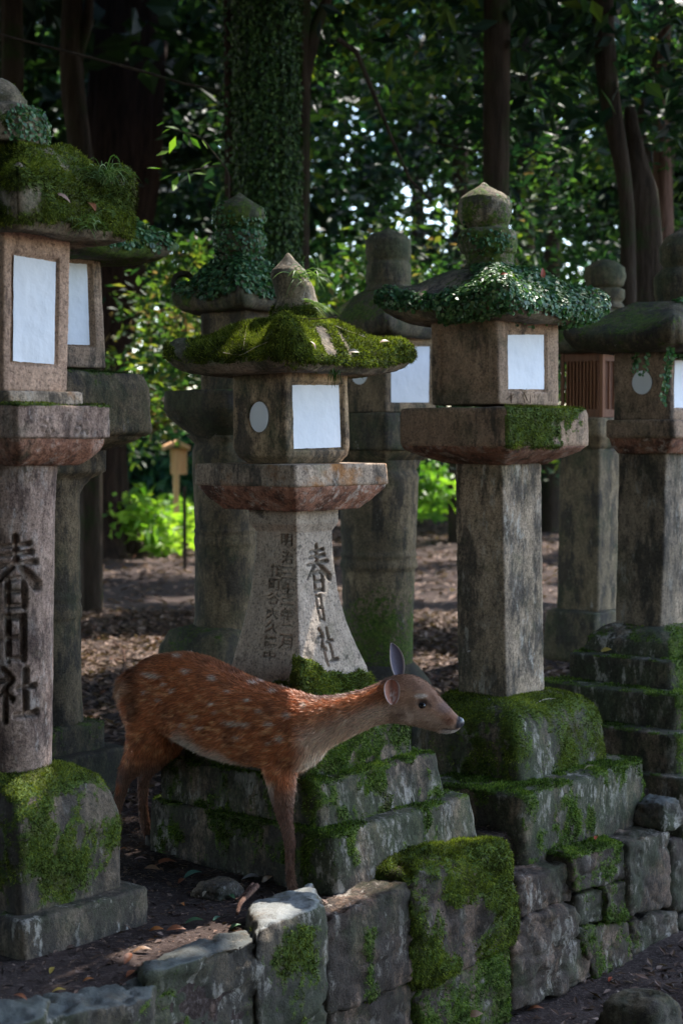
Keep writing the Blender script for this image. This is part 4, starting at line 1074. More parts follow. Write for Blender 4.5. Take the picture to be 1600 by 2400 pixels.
# ------------------------------------------------------------------ retaining wall
def wallpt(u, v, w):
    """point where the ray meets the vertical plane w metres in front of the row's steps"""
    d = ray(u, v); n = E2[:2]
    q = NREF - w * E2
    t = (q @ n) / (d[0] * n[0] + d[1] * n[1])
    return EYE + d * t
def rock(name, c8, mat, parent=None, n=12, p=7, amp=.018, sc=7, seed=0, moss=None, mossgeo=None, stain_shade=None, **k):
    """c8: 8 corners, bottom four CCW then top four"""
    # rounded cube from 6 grids, merged by rounding
    t = np.linspace(-1, 1, n + 1)
    A, B = np.meshgrid(t, t); A = A.ravel(); B = B.ravel(); O = np.ones_like(A)
    fs = [np.stack(x, -1) for x in ((A, -O, B), (O, A, B), (-A, O, B), (-O, -A, B), (A, B, O), (A, -B, -O))]
    VV = np.concatenate(fs)
    i = np.arange(n)[:, None] * (n + 1); j = np.arange(n)[None]
    q = np.stack([i + j, i + j + 1, i + j + n + 2, i + j + n + 1], -1).reshape(-1, 4)
    Q = np.concatenate([q + s * (n + 1) ** 2 for s in range(6)])
    key = np.round(VV * 1000).astype(np.int64)
    _, idx, inv = np.unique(key, axis=0, return_index=True, return_inverse=True)
    inv = inv.ravel()
    VV = VV[idx]; Q = inv[Q]
    nm = (np.abs(VV) ** p).sum(1) ** (1 / p)
    S = VV / nm[:, None] * (3 ** (1 / p)) ** .3
    a, b_, c_ = (S[:, 0] + 1) / 2, (S[:, 1] + 1) / 2, (S[:, 2] + 1) / 2
    c8 = np.array(c8, float)
    bot = (1 - a)[:, None] * (1 - b_)[:, None] * c8[0] + a[:, None] * (1 - b_)[:, None] * c8[1] + a[:, None] * b_[:, None] * c8[2] + (1 - a)[:, None] * b_[:, None] * c8[3]
    top = (1 - a)[:, None] * (1 - b_)[:, None] * c8[4] + a[:, None] * (1 - b_)[:, None] * c8[5] + a[:, None] * b_[:, None] * c8[6] + (1 - a)[:, None] * b_[:, None] * c8[7]
    V = bot * (1 - c_)[:, None] + top * c_[:, None]
    N = normals(V, Q)
    # chunky facets plus finer wear
    fac = np.round(fbm(V, sc * .8, 2, seed + 1) * 3.2) / 3.2
    ridge = sstep(1 - np.abs(fbm(V, sc * 1.3, 3, seed + 8)) * 5, .2, 1)
    V = V + N * (amp * (.8 * fbm(V, sc, 3, seed) + .5 * fac - .55 * ridge) + .007 * fbm(V, 24, 3, seed + 3) + .003 * fbm(V, 60, 2, seed + 5))[:, None]
    N = normals(V, Q)
    mm = moss(V, N) if moss is not None else np.full(len(V), -1.0)
    if mossgeo: V = V + N * (np.clip(mm - .3, 0, .8) * .012)[:, None]
    st = stain_shade(V, N) if stain_shade is not None else np.zeros(len(V))
    o = mk(name, V, Q, M[mat], parent, {'moss': mm, 'stain_shade': st}, **k)
    if mossgeo:
        kw = dict(seed=seed + 1); kw.update(mossgeo); add_moss(o, V, Q, mm, **kw)
    return o
pw = wallpt(1000, 2300, .15)
wall = thing('retaining_wall', (pw[0], pw[1], ZLOW), 'low dry stone retaining wall of rough mossy blocks running along the front of the lantern row', 'wall')
def wstone(q, w=.15, depth=.34, mat='wall', seed=0, top=.3, side=.0, dens=42000, mg='moss_g', back=0.0, tilt=0.0, n=26, amp=.018, p=16, mn=.9, stain_shade=None, parent=wall, name='stone', bias=None, skew=None):
    tl, tr, brr, bl_ = [wallpt(u, v, w) for u, v in q]
    e2 = np.array([E2[0], E2[1], 0]) * depth if skew is None else np.array([skew, 1, 0]) * depth
    up = np.array([0, 0, back])
    c8 = [bl_, brr, brr + e2, bl_ + e2, tl, tr, tr + e2 + up, tl + e2 + up]
    def ms(V, N):
        m = mossmask(V, N, top, side, noise=mn * 1.3, sc=7, seed=seed + 7)
        if bias is not None:
            u, v = rootpx(V); m = m + bias(u, v)
        return m
    return rock(name, c8, mat, parent, n=n, p=p, amp=amp, seed=seed, moss=ms, mossgeo=dict(dens=dens, length=.012, width=.004, mat=mg, droop=.8),
                stain_shade=(lambda V, N: stain_shade + .2 * fbm(V, 6, 3, seed)) if stain_shade is not None else (lambda V, N: .12 + .3 * fbm(V, 6, 3, seed) + .32 * (N[:, 2] < .45)))
# top course, left to right
wstone([(-120, 2432), (100, 2392), (108, 2520), (-120, 2540)], .28, .2, 'slate', 201, -.4, -.5, skew=-.1)
wstone([(92, 2398), (362, 2340), (366, 2540), (92, 2560)], .25, .20, 'slate', 202, -.35, .2, amp=.026, back=.0, skew=-.1)
wstone([(336, 2292), (612, 2202), (616, 2520), (318, 2560)], .19, .20, 'slate', 203, -.5, .25, amp=.03, back=-.01, skew=-.15, bias=lambda u, v: -.5 * (1 - sstep(v, 2240, 2290)))
wstone([(592, 2186), (764, 2118), (770, 2360), (604, 2470)], .20, .30, 'slate_sunlit', 204, -.6, .3, amp=.014, p=7, back=.0, skew=-.15, bias=lambda u, v: -.9 * (1 - sstep(v, 2140, 2175)), mg='moss')
wstone([(768, 2158), (968, 2070), (985, 2290), (772, 2390)], .15, .17, 'wall', 205, -.4, .02, bias=lambda u, v: .55 * np.exp(-((u - 868) / 22) ** 2) * (v > 2170))
wstone([(972, 2046), (1212, 1976), (1222, 2215), (982, 2330)], .17, .24, 'wall', 206, .8, .66, mg='moss', dens=60000, amp=.034, p=8, bias=lambda u, v: -1.3 * np.exp(-((u - 1100) / 36) ** 2 - ((v - 2160) / 26) ** 2) - 1.0 * np.exp(-((u - 1206) / 8) ** 2) * (v < 2080))
wstone([(1216, 2062), (1340, 2020), (1344, 2118), (1222, 2152)], .11, .30, 'wall', 207, -.1, -.1, stain_shade=.1)
wstone([(1342, 2010), (1474, 1972), (1478, 2058), (1346, 2096)], .14, .30, 'wall', 208, .85, .35)
wstone([(1474, 1978), (1572, 1946), (1576, 2128), (1478, 2152)], .17, .40, 'wall', 209, -.2, .0)
wstone([(1578, 1972), (1740, 1915), (1744, 2100), (1580, 2140)], .12, .34, 'wall', 210, -.2, -.1, stain_shade=.35)
wstone([(1746, 1915), (1900, 1872), (1904, 2040), (1748, 2090)], .14, .34, 'wall', 219, .2, .0)
# lower course
wstone([(600, 2400), (768, 2350), (772, 2560), (600, 2600)], .17, .3, 'wall', 211, .3, .2, stain_shade=.4)
wstone([(774, 2372), (984, 2298), (990, 2490), (776, 2560)], .13, .3, 'wall', 212, .35, .05, stain_shade=.45)
wstone([(986, 2325), (1196, 2222), (1196, 2400), (988, 2470)], .15, .3, 'wall', 213, .6, .55, stain_shade=.3)
wstone([(1208, 2160), (1348, 2122), (1404, 2290), (1200, 2380)], .13, .3, 'wall', 214, -.1, -.12, stain_shade=.25, n=28, amp=.03)
wstone([(1350, 2102), (1420, 2080), (1424, 2156), (1352, 2172)], .12, .25, 'wall', 215, .1, .1, n=16)
wstone([(1424, 2078), (1474, 2064), (1476, 2156), (1426, 2168)], .15, .25, 'wall', 220, .6, .6, n=16)
wstone([(1352, 2178), (1478, 2160), (1482, 2262), (1398, 2300)], .13, .3, 'wall', 216, .5, .35, stain_shade=.3)
wstone([(1482, 2158), (1590, 2134), (1592, 2215), (1484, 2250)], .12, .3, 'wall', 217, .1, .15, stain_shade=.4)
wstone([(1594, 2150), (1760, 2106), (1760, 2180), (1594, 2220)], .12, .3, 'wall', 218, .1, .1, stain_shade=.4)
# loose stones
def boulder(label, u, v, D, r, mat='slate', seed=0, z=None, name='boulder', moss=-.3, flat=.6, cat='stone', ax=(1, 1)):
    c = P(u, v, D) if z is None else np.array([P(u, v, D)[0], D, z])
    c8 = []
    g = np.random.default_rng(seed)
    for dz in (-1, 1):
        for a, b_ in ((-1, -1), (1, -1), (1, 1), (-1, 1)):
            k = 1 if dz < 0 else .72
            c8.append(c + np.array([*(a * r * ax[0] * k * E1 + b_ * r * ax[1] * k * E2), dz * r * flat]) + g.uniform(-.12, .12, 3) * r)
    return rock(name, c8, mat, None, n=14, p=5, amp=r * .14, sc=1.6 / r * .9, seed=seed, moss=lambda V, N: mossmask(V, N, moss, moss, noise=.8, seed=seed), stain_shade=lambda V, N: .2 + .2 * fbm(V, 8, 3, seed), label=label, cat=cat)
boulder('grey rounded rock wedged between the wall top and the steps of the right-edge lantern', 1540, 1905, 7.0, .10, seed=231, moss=-.2)
boulder('half buried mossy flat stone in the soil beside the deer front hoof', 512, 2085, 5.45, .075, 'L1low', 232, flat=.35, moss=.1)
boulder('squared mossy kerb stone standing in the path at the bottom right corner', 1500, 2392, 4.75, .13, 'dark', 233, flat=.55, moss=.15, ax=(.75, .9))
boulder('small dark slate chip lying on top of the wall below the lowest step', 935, 2060, 5.72, .028, 'slate', 234, name='stone_chip', flat=.4, moss=-1)
boulder('small round pale pinkish pebble on the soil beside the leftmost lantern', 214, 2232, 4.83, .017, 'L1box', 235, name='pebble', flat=.8, moss=-1)
for i, (u, v, D) in enumerate([(250, 1822, 7.3), (300, 1795, 7.6)]):
    boulder(['dark block of stone lying on the ground behind the deer hind legs', 'second dark block farther back behind the deer rump'][i], u, v, D, .12, 'dark', 236 + i, name='stone_block')

# ------------------------------------------------------------------ deer
ZX = lambda x: 240 + np.asarray(x, float) * .574
ZY = lambda y: 1450 + np.asarray(y, float) * .574
DX = np.array([0, 150, 850, 1150, 1480]); DD = np.array([6.09, 6.0, 5.5, 5.42, 5.38])
def dD(x): return np.interp(x, DX, DD)
def dpt(x, y, off=0.0): return P(ZX(x), ZY(y), dD(x) + off)
def dscale(x): return .574 / FPX * dD(x)
ax_body = unit(np.array([*(dpt(850, 400)[:2] - dpt(150, 400)[:2]), 0]))
ax_head = unit(np.array([*(dpt(1480, 400)[:2] - dpt(1150, 400)[:2]), 0]))
def axis_at(x):
    t = sstep(np.array([x], float), 750, 1150)[0]
    return unit(ax_body * (1 - t) + ax_head * t)
deer_loc = dpt(430, 900); deer_loc[2] = .05
deer = thing('deer', deer_loc, 'young reddish brown spotted deer standing between the lanterns with neck stretched to the right', 'deer')
ST = np.array([  # x, top, bottom, half width (m), squareness
    [118, 262, 345, .035, 2.0], [132, 222, 420, .07, 2.1], [155, 186, 470, .098, 2.2], [200, 150, 492, .108, 2.3], [260, 137, 498, .115, 2.3], [340, 131, 500, .117, 2.3], [420, 152, 548, .120, 2.3],
    [500, 190, 578, .123, 2.3], [580, 232, 596, .123, 2.3], [660, 261, 606, .120, 2.3], [730, 280, 622, .118, 2.3], [790, 297, 628, .106, 2.2], [835, 309, 610, .094, 2.1],
    [875, 316, 575, .082, 2.1], [930, 314, 530, .070, 2.1], [1000, 303, 494, .061, 2.1], [1070, 284, 462, .056, 2.1], [1130, 256, 440, .056, 2.1], [1175, 236, 424, .060, 2.1],
    [1215, 228, 428, .061, 2.15], [1255, 226, 436, .058, 2.2], [1300, 242, 447, .053, 2.2], [1340, 270, 456, .045, 2.2], [1375, 318, 462, .037, 2.2], [1410, 356, 467, .031, 2.2], [1438, 384, 468, .027, 2.2], [1456, 402, 456, .022, 2.1], [1468, 416, 444, .010, 2.0]])
def sweep_body():
    xs = np.concatenate([np.arange(118, 1468, 9), [1468]])
    ST2 = ST.copy(); k_ = ST2[:, 0] < 1160; ST2[k_, 1] += 6; ST2[k_, 2] -= 12
    A = np.stack([np.interp(xs, ST2[:, 0], ST2[:, k]) for k in range(5)], 1)
    for k in (1, 2, 3):                    # light smoothing of the stations
        A[3:-3, k] = np.convolve(A[:, k], np.ones(5) / 5, 'same')[3:-3]
    m = 40; th = np.arange(m) * 2 * np.pi / m
    V = []
    for x, t, b_, w, p in A:
        c = dpt(x, (t + b_) / 2); ax = axis_at(x); s = np.array([ax[1], -ax[0], 0])      # s points to the camera side
        h = (b_ - t) / 2 * dscale(x)
        cx, cz = np.cos(th), np.sin(th)
        nm = (np.abs(cx) ** p + np.abs(cz) ** p) ** (1 / p)
        X, Z = cx / nm, cz / nm
        # body is egg-shaped: widest below the middle at the belly, above it at the head
        wz = w * (1 - .16 * Z if x < 880 else (1 + .10 * Z if x > 1200 else 1 + 0 * Z))
        V.append(c + s * (X * wz)[:, None] + np.array([0, 0, 1.0]) * (Z * h)[:, None])
    V = np.concatenate(V); r = len(A)
    i = np.arange(r - 1)[:, None] * m; j = np.arange(m)[None]; j2 = (j + 1) % m
    Q = np.stack([i + j, i + m + j, i + m + j2, i + j2], -1).reshape(-1, 4)
    return V, [Q, np.arange(m)[None], (np.arange(m)[::-1] + (r - 1) * m)[None]]
def tube(pts, rad, m=16, flat=None, sdir=None):
    pts = np.array(pts, float); rad = np.array(rad, float)
    # resample
    seg = np.concatenate([[0], np.cumsum(np.linalg.norm(np.diff(pts, axis=0), axis=1))])
    k = max(len(pts), int(seg[-1] / .012)); t = np.linspace(0, seg[-1], k)
    Pp = np.stack([np.interp(t, seg, pts[:, a]) for a in range(3)], 1); Rr = np.interp(t, seg, rad)
    if k > 8:
        ker = np.ones(5) / 5
        Q_ = np.stack([np.convolve(Pp[:, a], ker, 'same') for a in range(3)], 1); Pp[2:-2] = Q_[2:-2]
        Rr[2:-2] = np.convolve(Rr, ker, 'same')[2:-2]
    T = unit(np.gradient(Pp, axis=0))
    s = np.array([0, 1.0, 0]) if sdir is None else sdir
    B = unit(np.cross(T, s)); S_ = unit(np.cross(T, B))
    th = np.arange(m) * 2 * np.pi / m
    fl = 1.0 if flat is None else flat
    V = (Pp[:, None] + (B[:, None] * np.cos(th)[None, :, None] + S_[:, None] * (np.sin(th) * fl)[None, :, None]) * Rr[:, None, None]).reshape(-1, 3)
    i = np.arange(k - 1)[:, None] * m; j = np.arange(m)[None]; j2 = (j + 1) % m
    Q = np.stack([i + j, i + j2, i + m + j2, i + m + j], -1).reshape(-1, 4)
    return V, [Q, np.arange(m)[::-1][None], (np.arange(m) + (k - 1) * m)[None]]
def leg(lst, off, extra=0.0):
    pts = [dpt(x, y) + np.array([0, off, 0]) for x, y, r_ in lst]
    return tube(pts, [r_ * dscale(x) for x, y, r_ in lst], flat=.85)
cam_side = np.array([ax_body[1], -ax_body[0], 0])
LEGS = {
    'fn': ([(715, 470, 86), (722, 540, 80), (728, 600, 66), (734, 660, 54), (738, 720, 45), (745, 780, 34), (755, 830, 25), (762, 868, 24), (767, 895, 24), (768, 930, 18), (767, 980, 17), (768, 1030, 18), (772, 1062, 22), (780, 1090, 17), (788, 1108, 18)], -.055),
    'ff': ([(735, 480, 80), (745, 560, 70), (758, 620, 58), (762, 700, 42), (764, 780, 30), (770, 850, 22), (775, 885, 23), (772, 930, 16), (768, 980, 15), (768, 1020, 16), (772, 1046, 20), (778, 1066, 16), (785, 1082, 16)], .075),
    'hn': ([(215, 330, 90), (215, 410, 108), (195, 480, 88), (160, 545, 60), (128, 590, 42), (104, 622, 32), (92, 655, 26), (82, 700, 21), (68, 760, 18), (52, 830, 17), (38, 900, 18), (30, 930, 22), (30, 955, 18), (34, 975, 20)], -.055),
    'hf': ([(275, 360, 90), (275, 440, 96), (258, 510, 74), (225, 565, 52), (192, 605, 38), (170, 636, 30), (160, 668, 24), (156, 720, 20), (158, 780, 18), (162, 835, 19), (168, 868, 22), (176, 892, 18), (184, 912, 19)], .06)}
parts_ = [sweep_body()] + [leg(*LEGS[k]) for k in LEGS]
# cheek, brow and jaw volumes
def side_at(x):
    a = axis_at(x); return np.array([a[1], -a[0], 0])
def ball(x, y, r, off, sx=1.0):
    c = dpt(x, y) + side_at(x) * off
    k, m = 10, 14
    V = []; rr = r * dscale(x)
    for i in range(1, k):
        a = math.pi * i / k
        for j in range(m):
            b_ = 2 * math.pi * j / m
            V.append(c + rr * np.array([math.sin(a) * math.cos(b_) * sx, math.sin(a) * math.sin(b_) * .8, math.cos(a)]))
    V = np.array(V)
    i = np.arange(k - 2)[:, None] * m; j = np.arange(m)[None]; j2 = (j + 1) % m
    Q = np.stack([i + j, i + m + j, i + m + j2, i + j2], -1).reshape(-1, 4)
    return V, [Q, np.arange(m)[None], (np.arange(m)[::-1] + (k - 2) * m)[None]]
for sgn in (1, -1):
    parts_ += [ball(1240, 370, 62, .016 * sgn, 1.1), ball(1302, 312, 30, .034 * sgn, 1.3), ball(1275, 262, 20, .030 * sgn), ball(1420, 425, 30, .006 * sgn, 1.2), ball(1190, 300, 34, .034 * sgn)]
parts_ += [tube([dpt(145, 232), dpt(104, 252), dpt(80, 284), dpt(86, 326)], [.028, .027, .022, .008], 12), tube([dpt(1330, 440), dpt(1395, 458), dpt(1442, 462)], [.014, .013, .006], 10)]
VV, FF, o_ = [], [], 0
for V, Fs in parts_:
    VV.append(V)
    for f in Fs: FF += [tuple(int(a) + o_ for a in r_) for r_ in f]
    o_ += len(V)
VV = np.concatenate(VV)
tm = bpy.data.meshes.new('tmp'); tm.from_pydata((VV - deer_loc).tolist(), [], FF); tm.update()
to = bpy.data.objects.new('tmp', tm); COL.objects.link(to)
md = to.modifiers.new('r', 'REMESH'); md.mode = 'VOXEL'; md.voxel_size = .0058
md = to.modifiers.new('s', 'SMOOTH'); md.factor = .6; md.iterations = 8
dg = bpy.context.evaluated_depsgraph_get(); dg.update()
em = to.evaluated_get(dg).to_mesh()
nv = len(em.vertices); V = np.empty(nv * 3); em.vertices.foreach_get('co', V); V = V.reshape(-1, 3) + deer_loc
polys = [tuple(p.vertices) for p in em.polygons]
Q = np.array([p for p in polys if len(p) == 4])
to.evaluated_get(dg).to_mesh_clear(); bpy.data.objects.remove(to)
# eye socket and mouth line, nostril: small dents
def dent(V, x, y, r, depth):
    c = P(ZX(x), ZY(y), dD(x)); 
    u, v = deer_px(V)
    w = np.exp(-(((u - x) / r[0]) ** 2 + ((v - y) / r[1]) ** 2))
    s = ((V - deer_loc) @ cam_side)
    N = normals(V, Q)
    return V - N * (w * depth * (np.abs(N @ cam_side) > .3))[:, None]
ARC = np.linspace(0, 1500, 400)
ARP = np.array([dpt(x, 400)[:2] for x in ARC])
def deer_px(V):
    """the place of a point along the animal (x) and up it (y), in the sheet's own units"""
    # nearest station on the mid line
    x = np.interp(V[:, 0], ARP[:, 0], ARC)
    G = np.gradient(ARP, axis=0) / np.gradient(ARC)[:, None]
    for _ in range(4):                       # station whose cross-section holds the point
        P0 = np.stack([np.interp(x, ARC, ARP[:, 0]), np.interp(x, ARC, ARP[:, 1])], 1)
        Gx = np.stack([np.interp(x, ARC, G[:, 0]), np.interp(x, ARC, G[:, 1])], 1)
        t = sstep(x, 750, 1150)[:, None]; a = unit(ax_body[:2] * (1 - t) + ax_head[:2] * t)
        x = np.clip(x + ((V[:, :2] - P0) * a).sum(1) / (Gx * a).sum(1), 0, 1499)
    P0 = np.stack([np.interp(x, ARC, ARP[:, 0]), np.interp(x, ARC, ARP[:, 1])], 1)
    s = np.stack([a[:, 1], -a[:, 0]], 1)
    l = ((V[:, :2] - P0) * s).sum(1)
    W2 = V.copy(); W2[:, :2] += s * (np.abs(l) - l)[:, None]      # both flanks carry the same pattern
    u, v = rootpx(W2)
    return (u - 240) / .574, (v - 1450) / .574
V = dent(V, 1305, 342, (20, 14), .006)
V = dent(V, 1448, 418, (7, 5), .004)
V = dent(V, 1415, 450, (36, 3.5), .004)
V = dent(V, 1345, 330, (14, 22), .0025)
N = normals(V, Q)
SPOTS = [(210, 230, 34, 10), (315, 155, 14, 8), (350, 213, 16, 9), (258, 264, 9, 9), (455, 245, 16, 10), (290, 292, 9, 8), (536, 424, 30, 9), (588, 426, 20, 10), (690, 431, 13, 9), (400, 441, 15, 7), (765, 390, 16, 11), (732, 488, 15, 13),
         (455, 342, 12, 7), (622, 268, 16, 6), (700, 300, 13, 7), (380, 395, 18, 6), (603, 333, 12, 6), (330, 432, 12, 6), (690, 508, 8, 7), (470, 380, 9, 6), (830, 355, 10, 12), (240, 330, 9, 7), (650, 375, 12, 6), (520, 300, 10, 7), (560, 480, 14, 6), (180, 300, 8, 8)]
def coat(V, N, jitter=None):
    x, y = deer_px(V)
    if jitter is not None: x = x + jitter[:, 0]; y = y + jitter[:, 1]
    n1 = fbm(V, 16, 3, 301); n2 = fbm(V * [1, 1, 2.2], 38, 3, 305)
    top = np.interp(x, ST[:, 0], ST[:, 1]); bot = np.interp(x, ST[:, 0], ST[:, 2])
    h = (y - top) / (bot - top)
    red = np.array([.42, .155, .062]); dark = np.array([.15, .058, .030]); pale = np.array([.56, .41, .31]); tan = np.array([.36, .20, .12]); cream = np.array([.60, .50, .42]); leg_ = np.array([.20, .11, .08]); grey = np.array([.15, .12, .12])
    def mixc(a, b_, t): t = np.clip(t, 0, 1)[:, None]; return a * (1 - t) + b_ * t
    c = mixc(np.tile(red, (len(V), 1)), dark, .5 * sstep(-n1, -.02, .45) + .55 * (1 - sstep(h, .0, .13)) * (x < 1100))
    c = mixc(c, np.array([.72, .36, .18]), .85 * sstep(n2, .0, .42) * sstep(h, .12, .4))
    c = mixc(c, np.array([.46, .22, .11]), sstep(x, 760, 880) * .6)
    belly = sstep(y + 34 * n1, np.interp(x, [280, 330, 420, 520, 620, 700], [455, 425, 505, 548, 578, 640]), np.interp(x, [280, 330, 420, 520, 620, 700], [500, 500, 560, 590, 612, 690])) * (x > 285) * (x < 700)
    c = mixc(c, cream * .9, belly * .9)
    chest = sstep(x + 22 * n1, 770, 850) * sstep(h, .32, .62) * (x < 1180)
    c = mixc(c, pale * 1.05, chest * .78); c = mixc(c, cream, sstep(x, 780, 840) * sstep(h, .75, 1.0) * (x < 900) * .6)
    c = mixc(c, grey * .8, .85 * (1 - sstep(h, .02, .16)) * sstep(x, 760, 900) * (x < 1190))
    # head
    hd = sstep(x, 1150, 1200)
    c = c * 1.45
    c = mixc(c, tan * 1.12, hd * .95)
    c = mixc(c, np.array([.24, .12, .07]), hd * (1 - sstep(h, .14, .40)) * .9)
    c = mixc(c, pale * .95, hd * sstep(h, .5, .8) * .7)
    c = mixc(c, np.array([.17, .085, .055]), hd * .55 * sstep(fbm(V * [1, 1, 1.6], 70, 3, 311), .05, .5))
    el = lambda a, b_, r1, r2: np.exp(-(((x - a) / r1) ** 2 + ((y - b_) / r2) ** 2) ** 2)
    c = mixc(c, np.array([.20, .11, .07]), hd * .5 * (el(1262, 352, 12, 30) + el(1225, 385, 10, 22)))
    c = mixc(c, cream, .98 * el(1300, 316, 26, 9))
    c = mixc(c, np.array([.03, .018, .014]), .98 * el(1308, 343, 29, 17) + .8 * el(1338, 356, 5, 14))
    c = mixc(c, np.array([.17, .075, .045]), .5 * el(1345, 330, 18, 26) + .5 * el(1275, 285, 12, 18))
    c = mixc(c, np.array([.18, .12, .12]), .55 * el(1390, 365, 32, 26))
    c = mixc(c, np.array([.22, .085, .045]), .8 * el(1415, 412, 30, 24))
    c = mixc(c, np.array([.70, .62, .57]), .95 * sstep(y, 452, 457) * sstep(x, 1370, 1395) * (x < 1470))
    c = mixc(c, np.array([.05, .02, .018]), .9 * (np.exp(-((y - 451 - (x - 1380) * .03) / 3.6) ** 2) * sstep(x, 1375, 1390) * (1 - sstep(x, 1448, 1456))))
    c = mixc(c, np.array([.035, .03, .035]), sstep(x + (y - 420) * .25, 1441, 1448) * (y < 448) * (y > 400))
    # legs
    lg = sstep(y, 640, 760) * (x > 620) + sstep(y + (x - 100) * .1, 540, 640) * (x < 330)
    c = mixc(c, leg_ * 1.15, np.clip(lg, 0, 1) * .9)
    c = mixc(c, np.array([.30, .17, .11]), np.clip(lg, 0, 1) * .45 * sstep(n1, 0, .4))
    c = mixc(c, pale, .5 * sstep(x, 755, 785) * sstep(y, 610, 640) * (1 - sstep(y, 700, 800)) * (x > 600))
    c = mixc(c, np.array([.45, .15, .06]), .9 * el(62, 690, 12, 26))
    c = mixc(c, dark * .6, .55 * (1 - sstep(x, 130, 175)) * (x > 112) * (y < 420) * (y > 180))
    c = mixc(c, np.array([.52, .30, .17]), .95 * el(86, 285, 32, 46))
    side = (x < 860) & (y < 560)
    for a, b_, r1, r2 in SPOTS:
        k = np.where((np.abs(x - a) < r1 * 2.2) & (np.abs(y - b_) < r2 * 2.5))[0]
        w = np.exp(-(((x[k] - a) / r1 / 1.15) ** 2 + ((y[k] - b_ - (x[k] - a) * .12) / r2 / 1.0) ** 2) ** 1.5) * 1.0
        c[k] = c[k] * (1 - w)[:, None] + np.array([.86, .74, .64]) * w[:, None]
    return c, x, y, h
cc, dx_, dy_, dh_ = coat(V, N)
def fur_mat():
    m, nt = newmat('deer_coat'); b = NB(nt)
    a = b.attr('coat').outputs['Color']; v = objvec(b, (1, 1, 2))
    col = b.mix(b.math('MULTIPLY', b.ramp(b.noise(v, 220, 3, .7), .35, .7), .35), a, (0.06, .03, .02))
    bm = b.n('ShaderNodeBump'); bm.inputs['Strength'].default_value = .4; bm.inputs['Distance'].default_value = .002
    b.l(b.noise(v, 260, 3), bm.inputs['Height'])
    p = principled(b, col, .7, .25, bm.outputs[0])
    return m
M['coat'] = fur_mat()
def hair_mat():
    m, nt = newmat('deer_fur'); b = NB(nt)
    a = b.attr('coat').outputs['Color']
    p = b.n('ShaderNodeBsdfPrincipled'); b.l(a, p.inputs['Base Color']); p.inputs['Roughness'].default_value = .5; p.inputs['Specular IOR Level'].default_value = .45
    t = b.n('ShaderNodeBsdfTranslucent'); b.l(a, t.inputs[0])
    mx = b.n('ShaderNodeMixShader'); mx.inputs[0].default_value = .2; b.l(p.outputs[0], mx.inputs[1]); b.l(t.outputs[0], mx.inputs[2])
    o = b.n('ShaderNodeOutputMaterial'); b.l(mx.outputs[0], o.inputs[0]); return m
M['hair'] = hair_mat()
body = mk('body', V, Q, M['coat'], deer, cattr={'coat': cc})
# fur: short cards lying backwards along the body
def fur(V, Q, dens, seed, lenf, parent, name='fur'):
    p, n = tri_scatter(V, Q, np.ones(len(V)), dens, seed)
    g = np.random.default_rng(seed)
    x, y = deer_px(p)
    L, keep, wd = lenf(x, y)
    k = g.random(len(p)) < keep
    p, n, x, y, L, wd = p[k], n[k], x[k], y[k], L[k], wd[k]
    t = sstep(x, 750, 1150)[:, None]; a = -unit(ax_body * (1 - t) + ax_head * t)
    lg = (np.clip(sstep(y, 590, 680) * (x > 600) + sstep(y, 480, 600) * (x < 330), 0, 1))[:, None]
    down = np.array([0, 0, -1.0])
    d = unit(a * (1 - .85 * lg) + down * (.38 + .9 * lg))
    d = d - n * (d * n).sum(1, keepdims=True)
    curl = fbm(p, 22, 2, seed + 3)[:, None] * .7
    d = unit(d + n * .30 + np.cross(n, d) * curl + g.normal(size=p.shape) * .16)
    BV, BF = blades(p, d, L * g.uniform(.6, 1.25, len(p)), wd, g, .1)
    c, *_ = coat(p, n, g.normal(size=(len(p), 2)) * [4, 2.5] * np.where(x > 1190, .4, 1.0)[:, None])
    c = c * g.uniform(.45, 1.6, (len(p), 1))
    return mk(name, BV, BF, M['hair'], parent, cattr={'coat': np.repeat(np.clip(c, 0, 1), 3, 0)}, smooth=False, kind='stuff')
def lenf(x, y):
    face = sstep(x, 1180, 1260)
    L = .022 - .010 * sstep(x, 1000, 1180) - .005 * face
    L = L - .010 * np.clip(sstep(y, 640, 800) * (x > 600) + sstep(y, 560, 680) * (x < 330), 0, 1)
    L = L + .012 * ((x > 790) & (x < 880) & (y > 540)) + .006 * ((x > 280) & (x < 620) & (y > 480)) + .016 * ((x < 130) & (y < 360))
    keep = 1 - .15 * (x > 1200) - .55 * (x > 1430) - .8 * (((x - 1306) / 24) ** 2 + ((y - 342) / 17) ** 2 < 1)
    L = np.maximum(L, .0045)
    return L, np.clip(keep, 0, 1), np.where(x > 1180, .0015, .003)
fur(V, Q, 210000, 311, lenf, body)
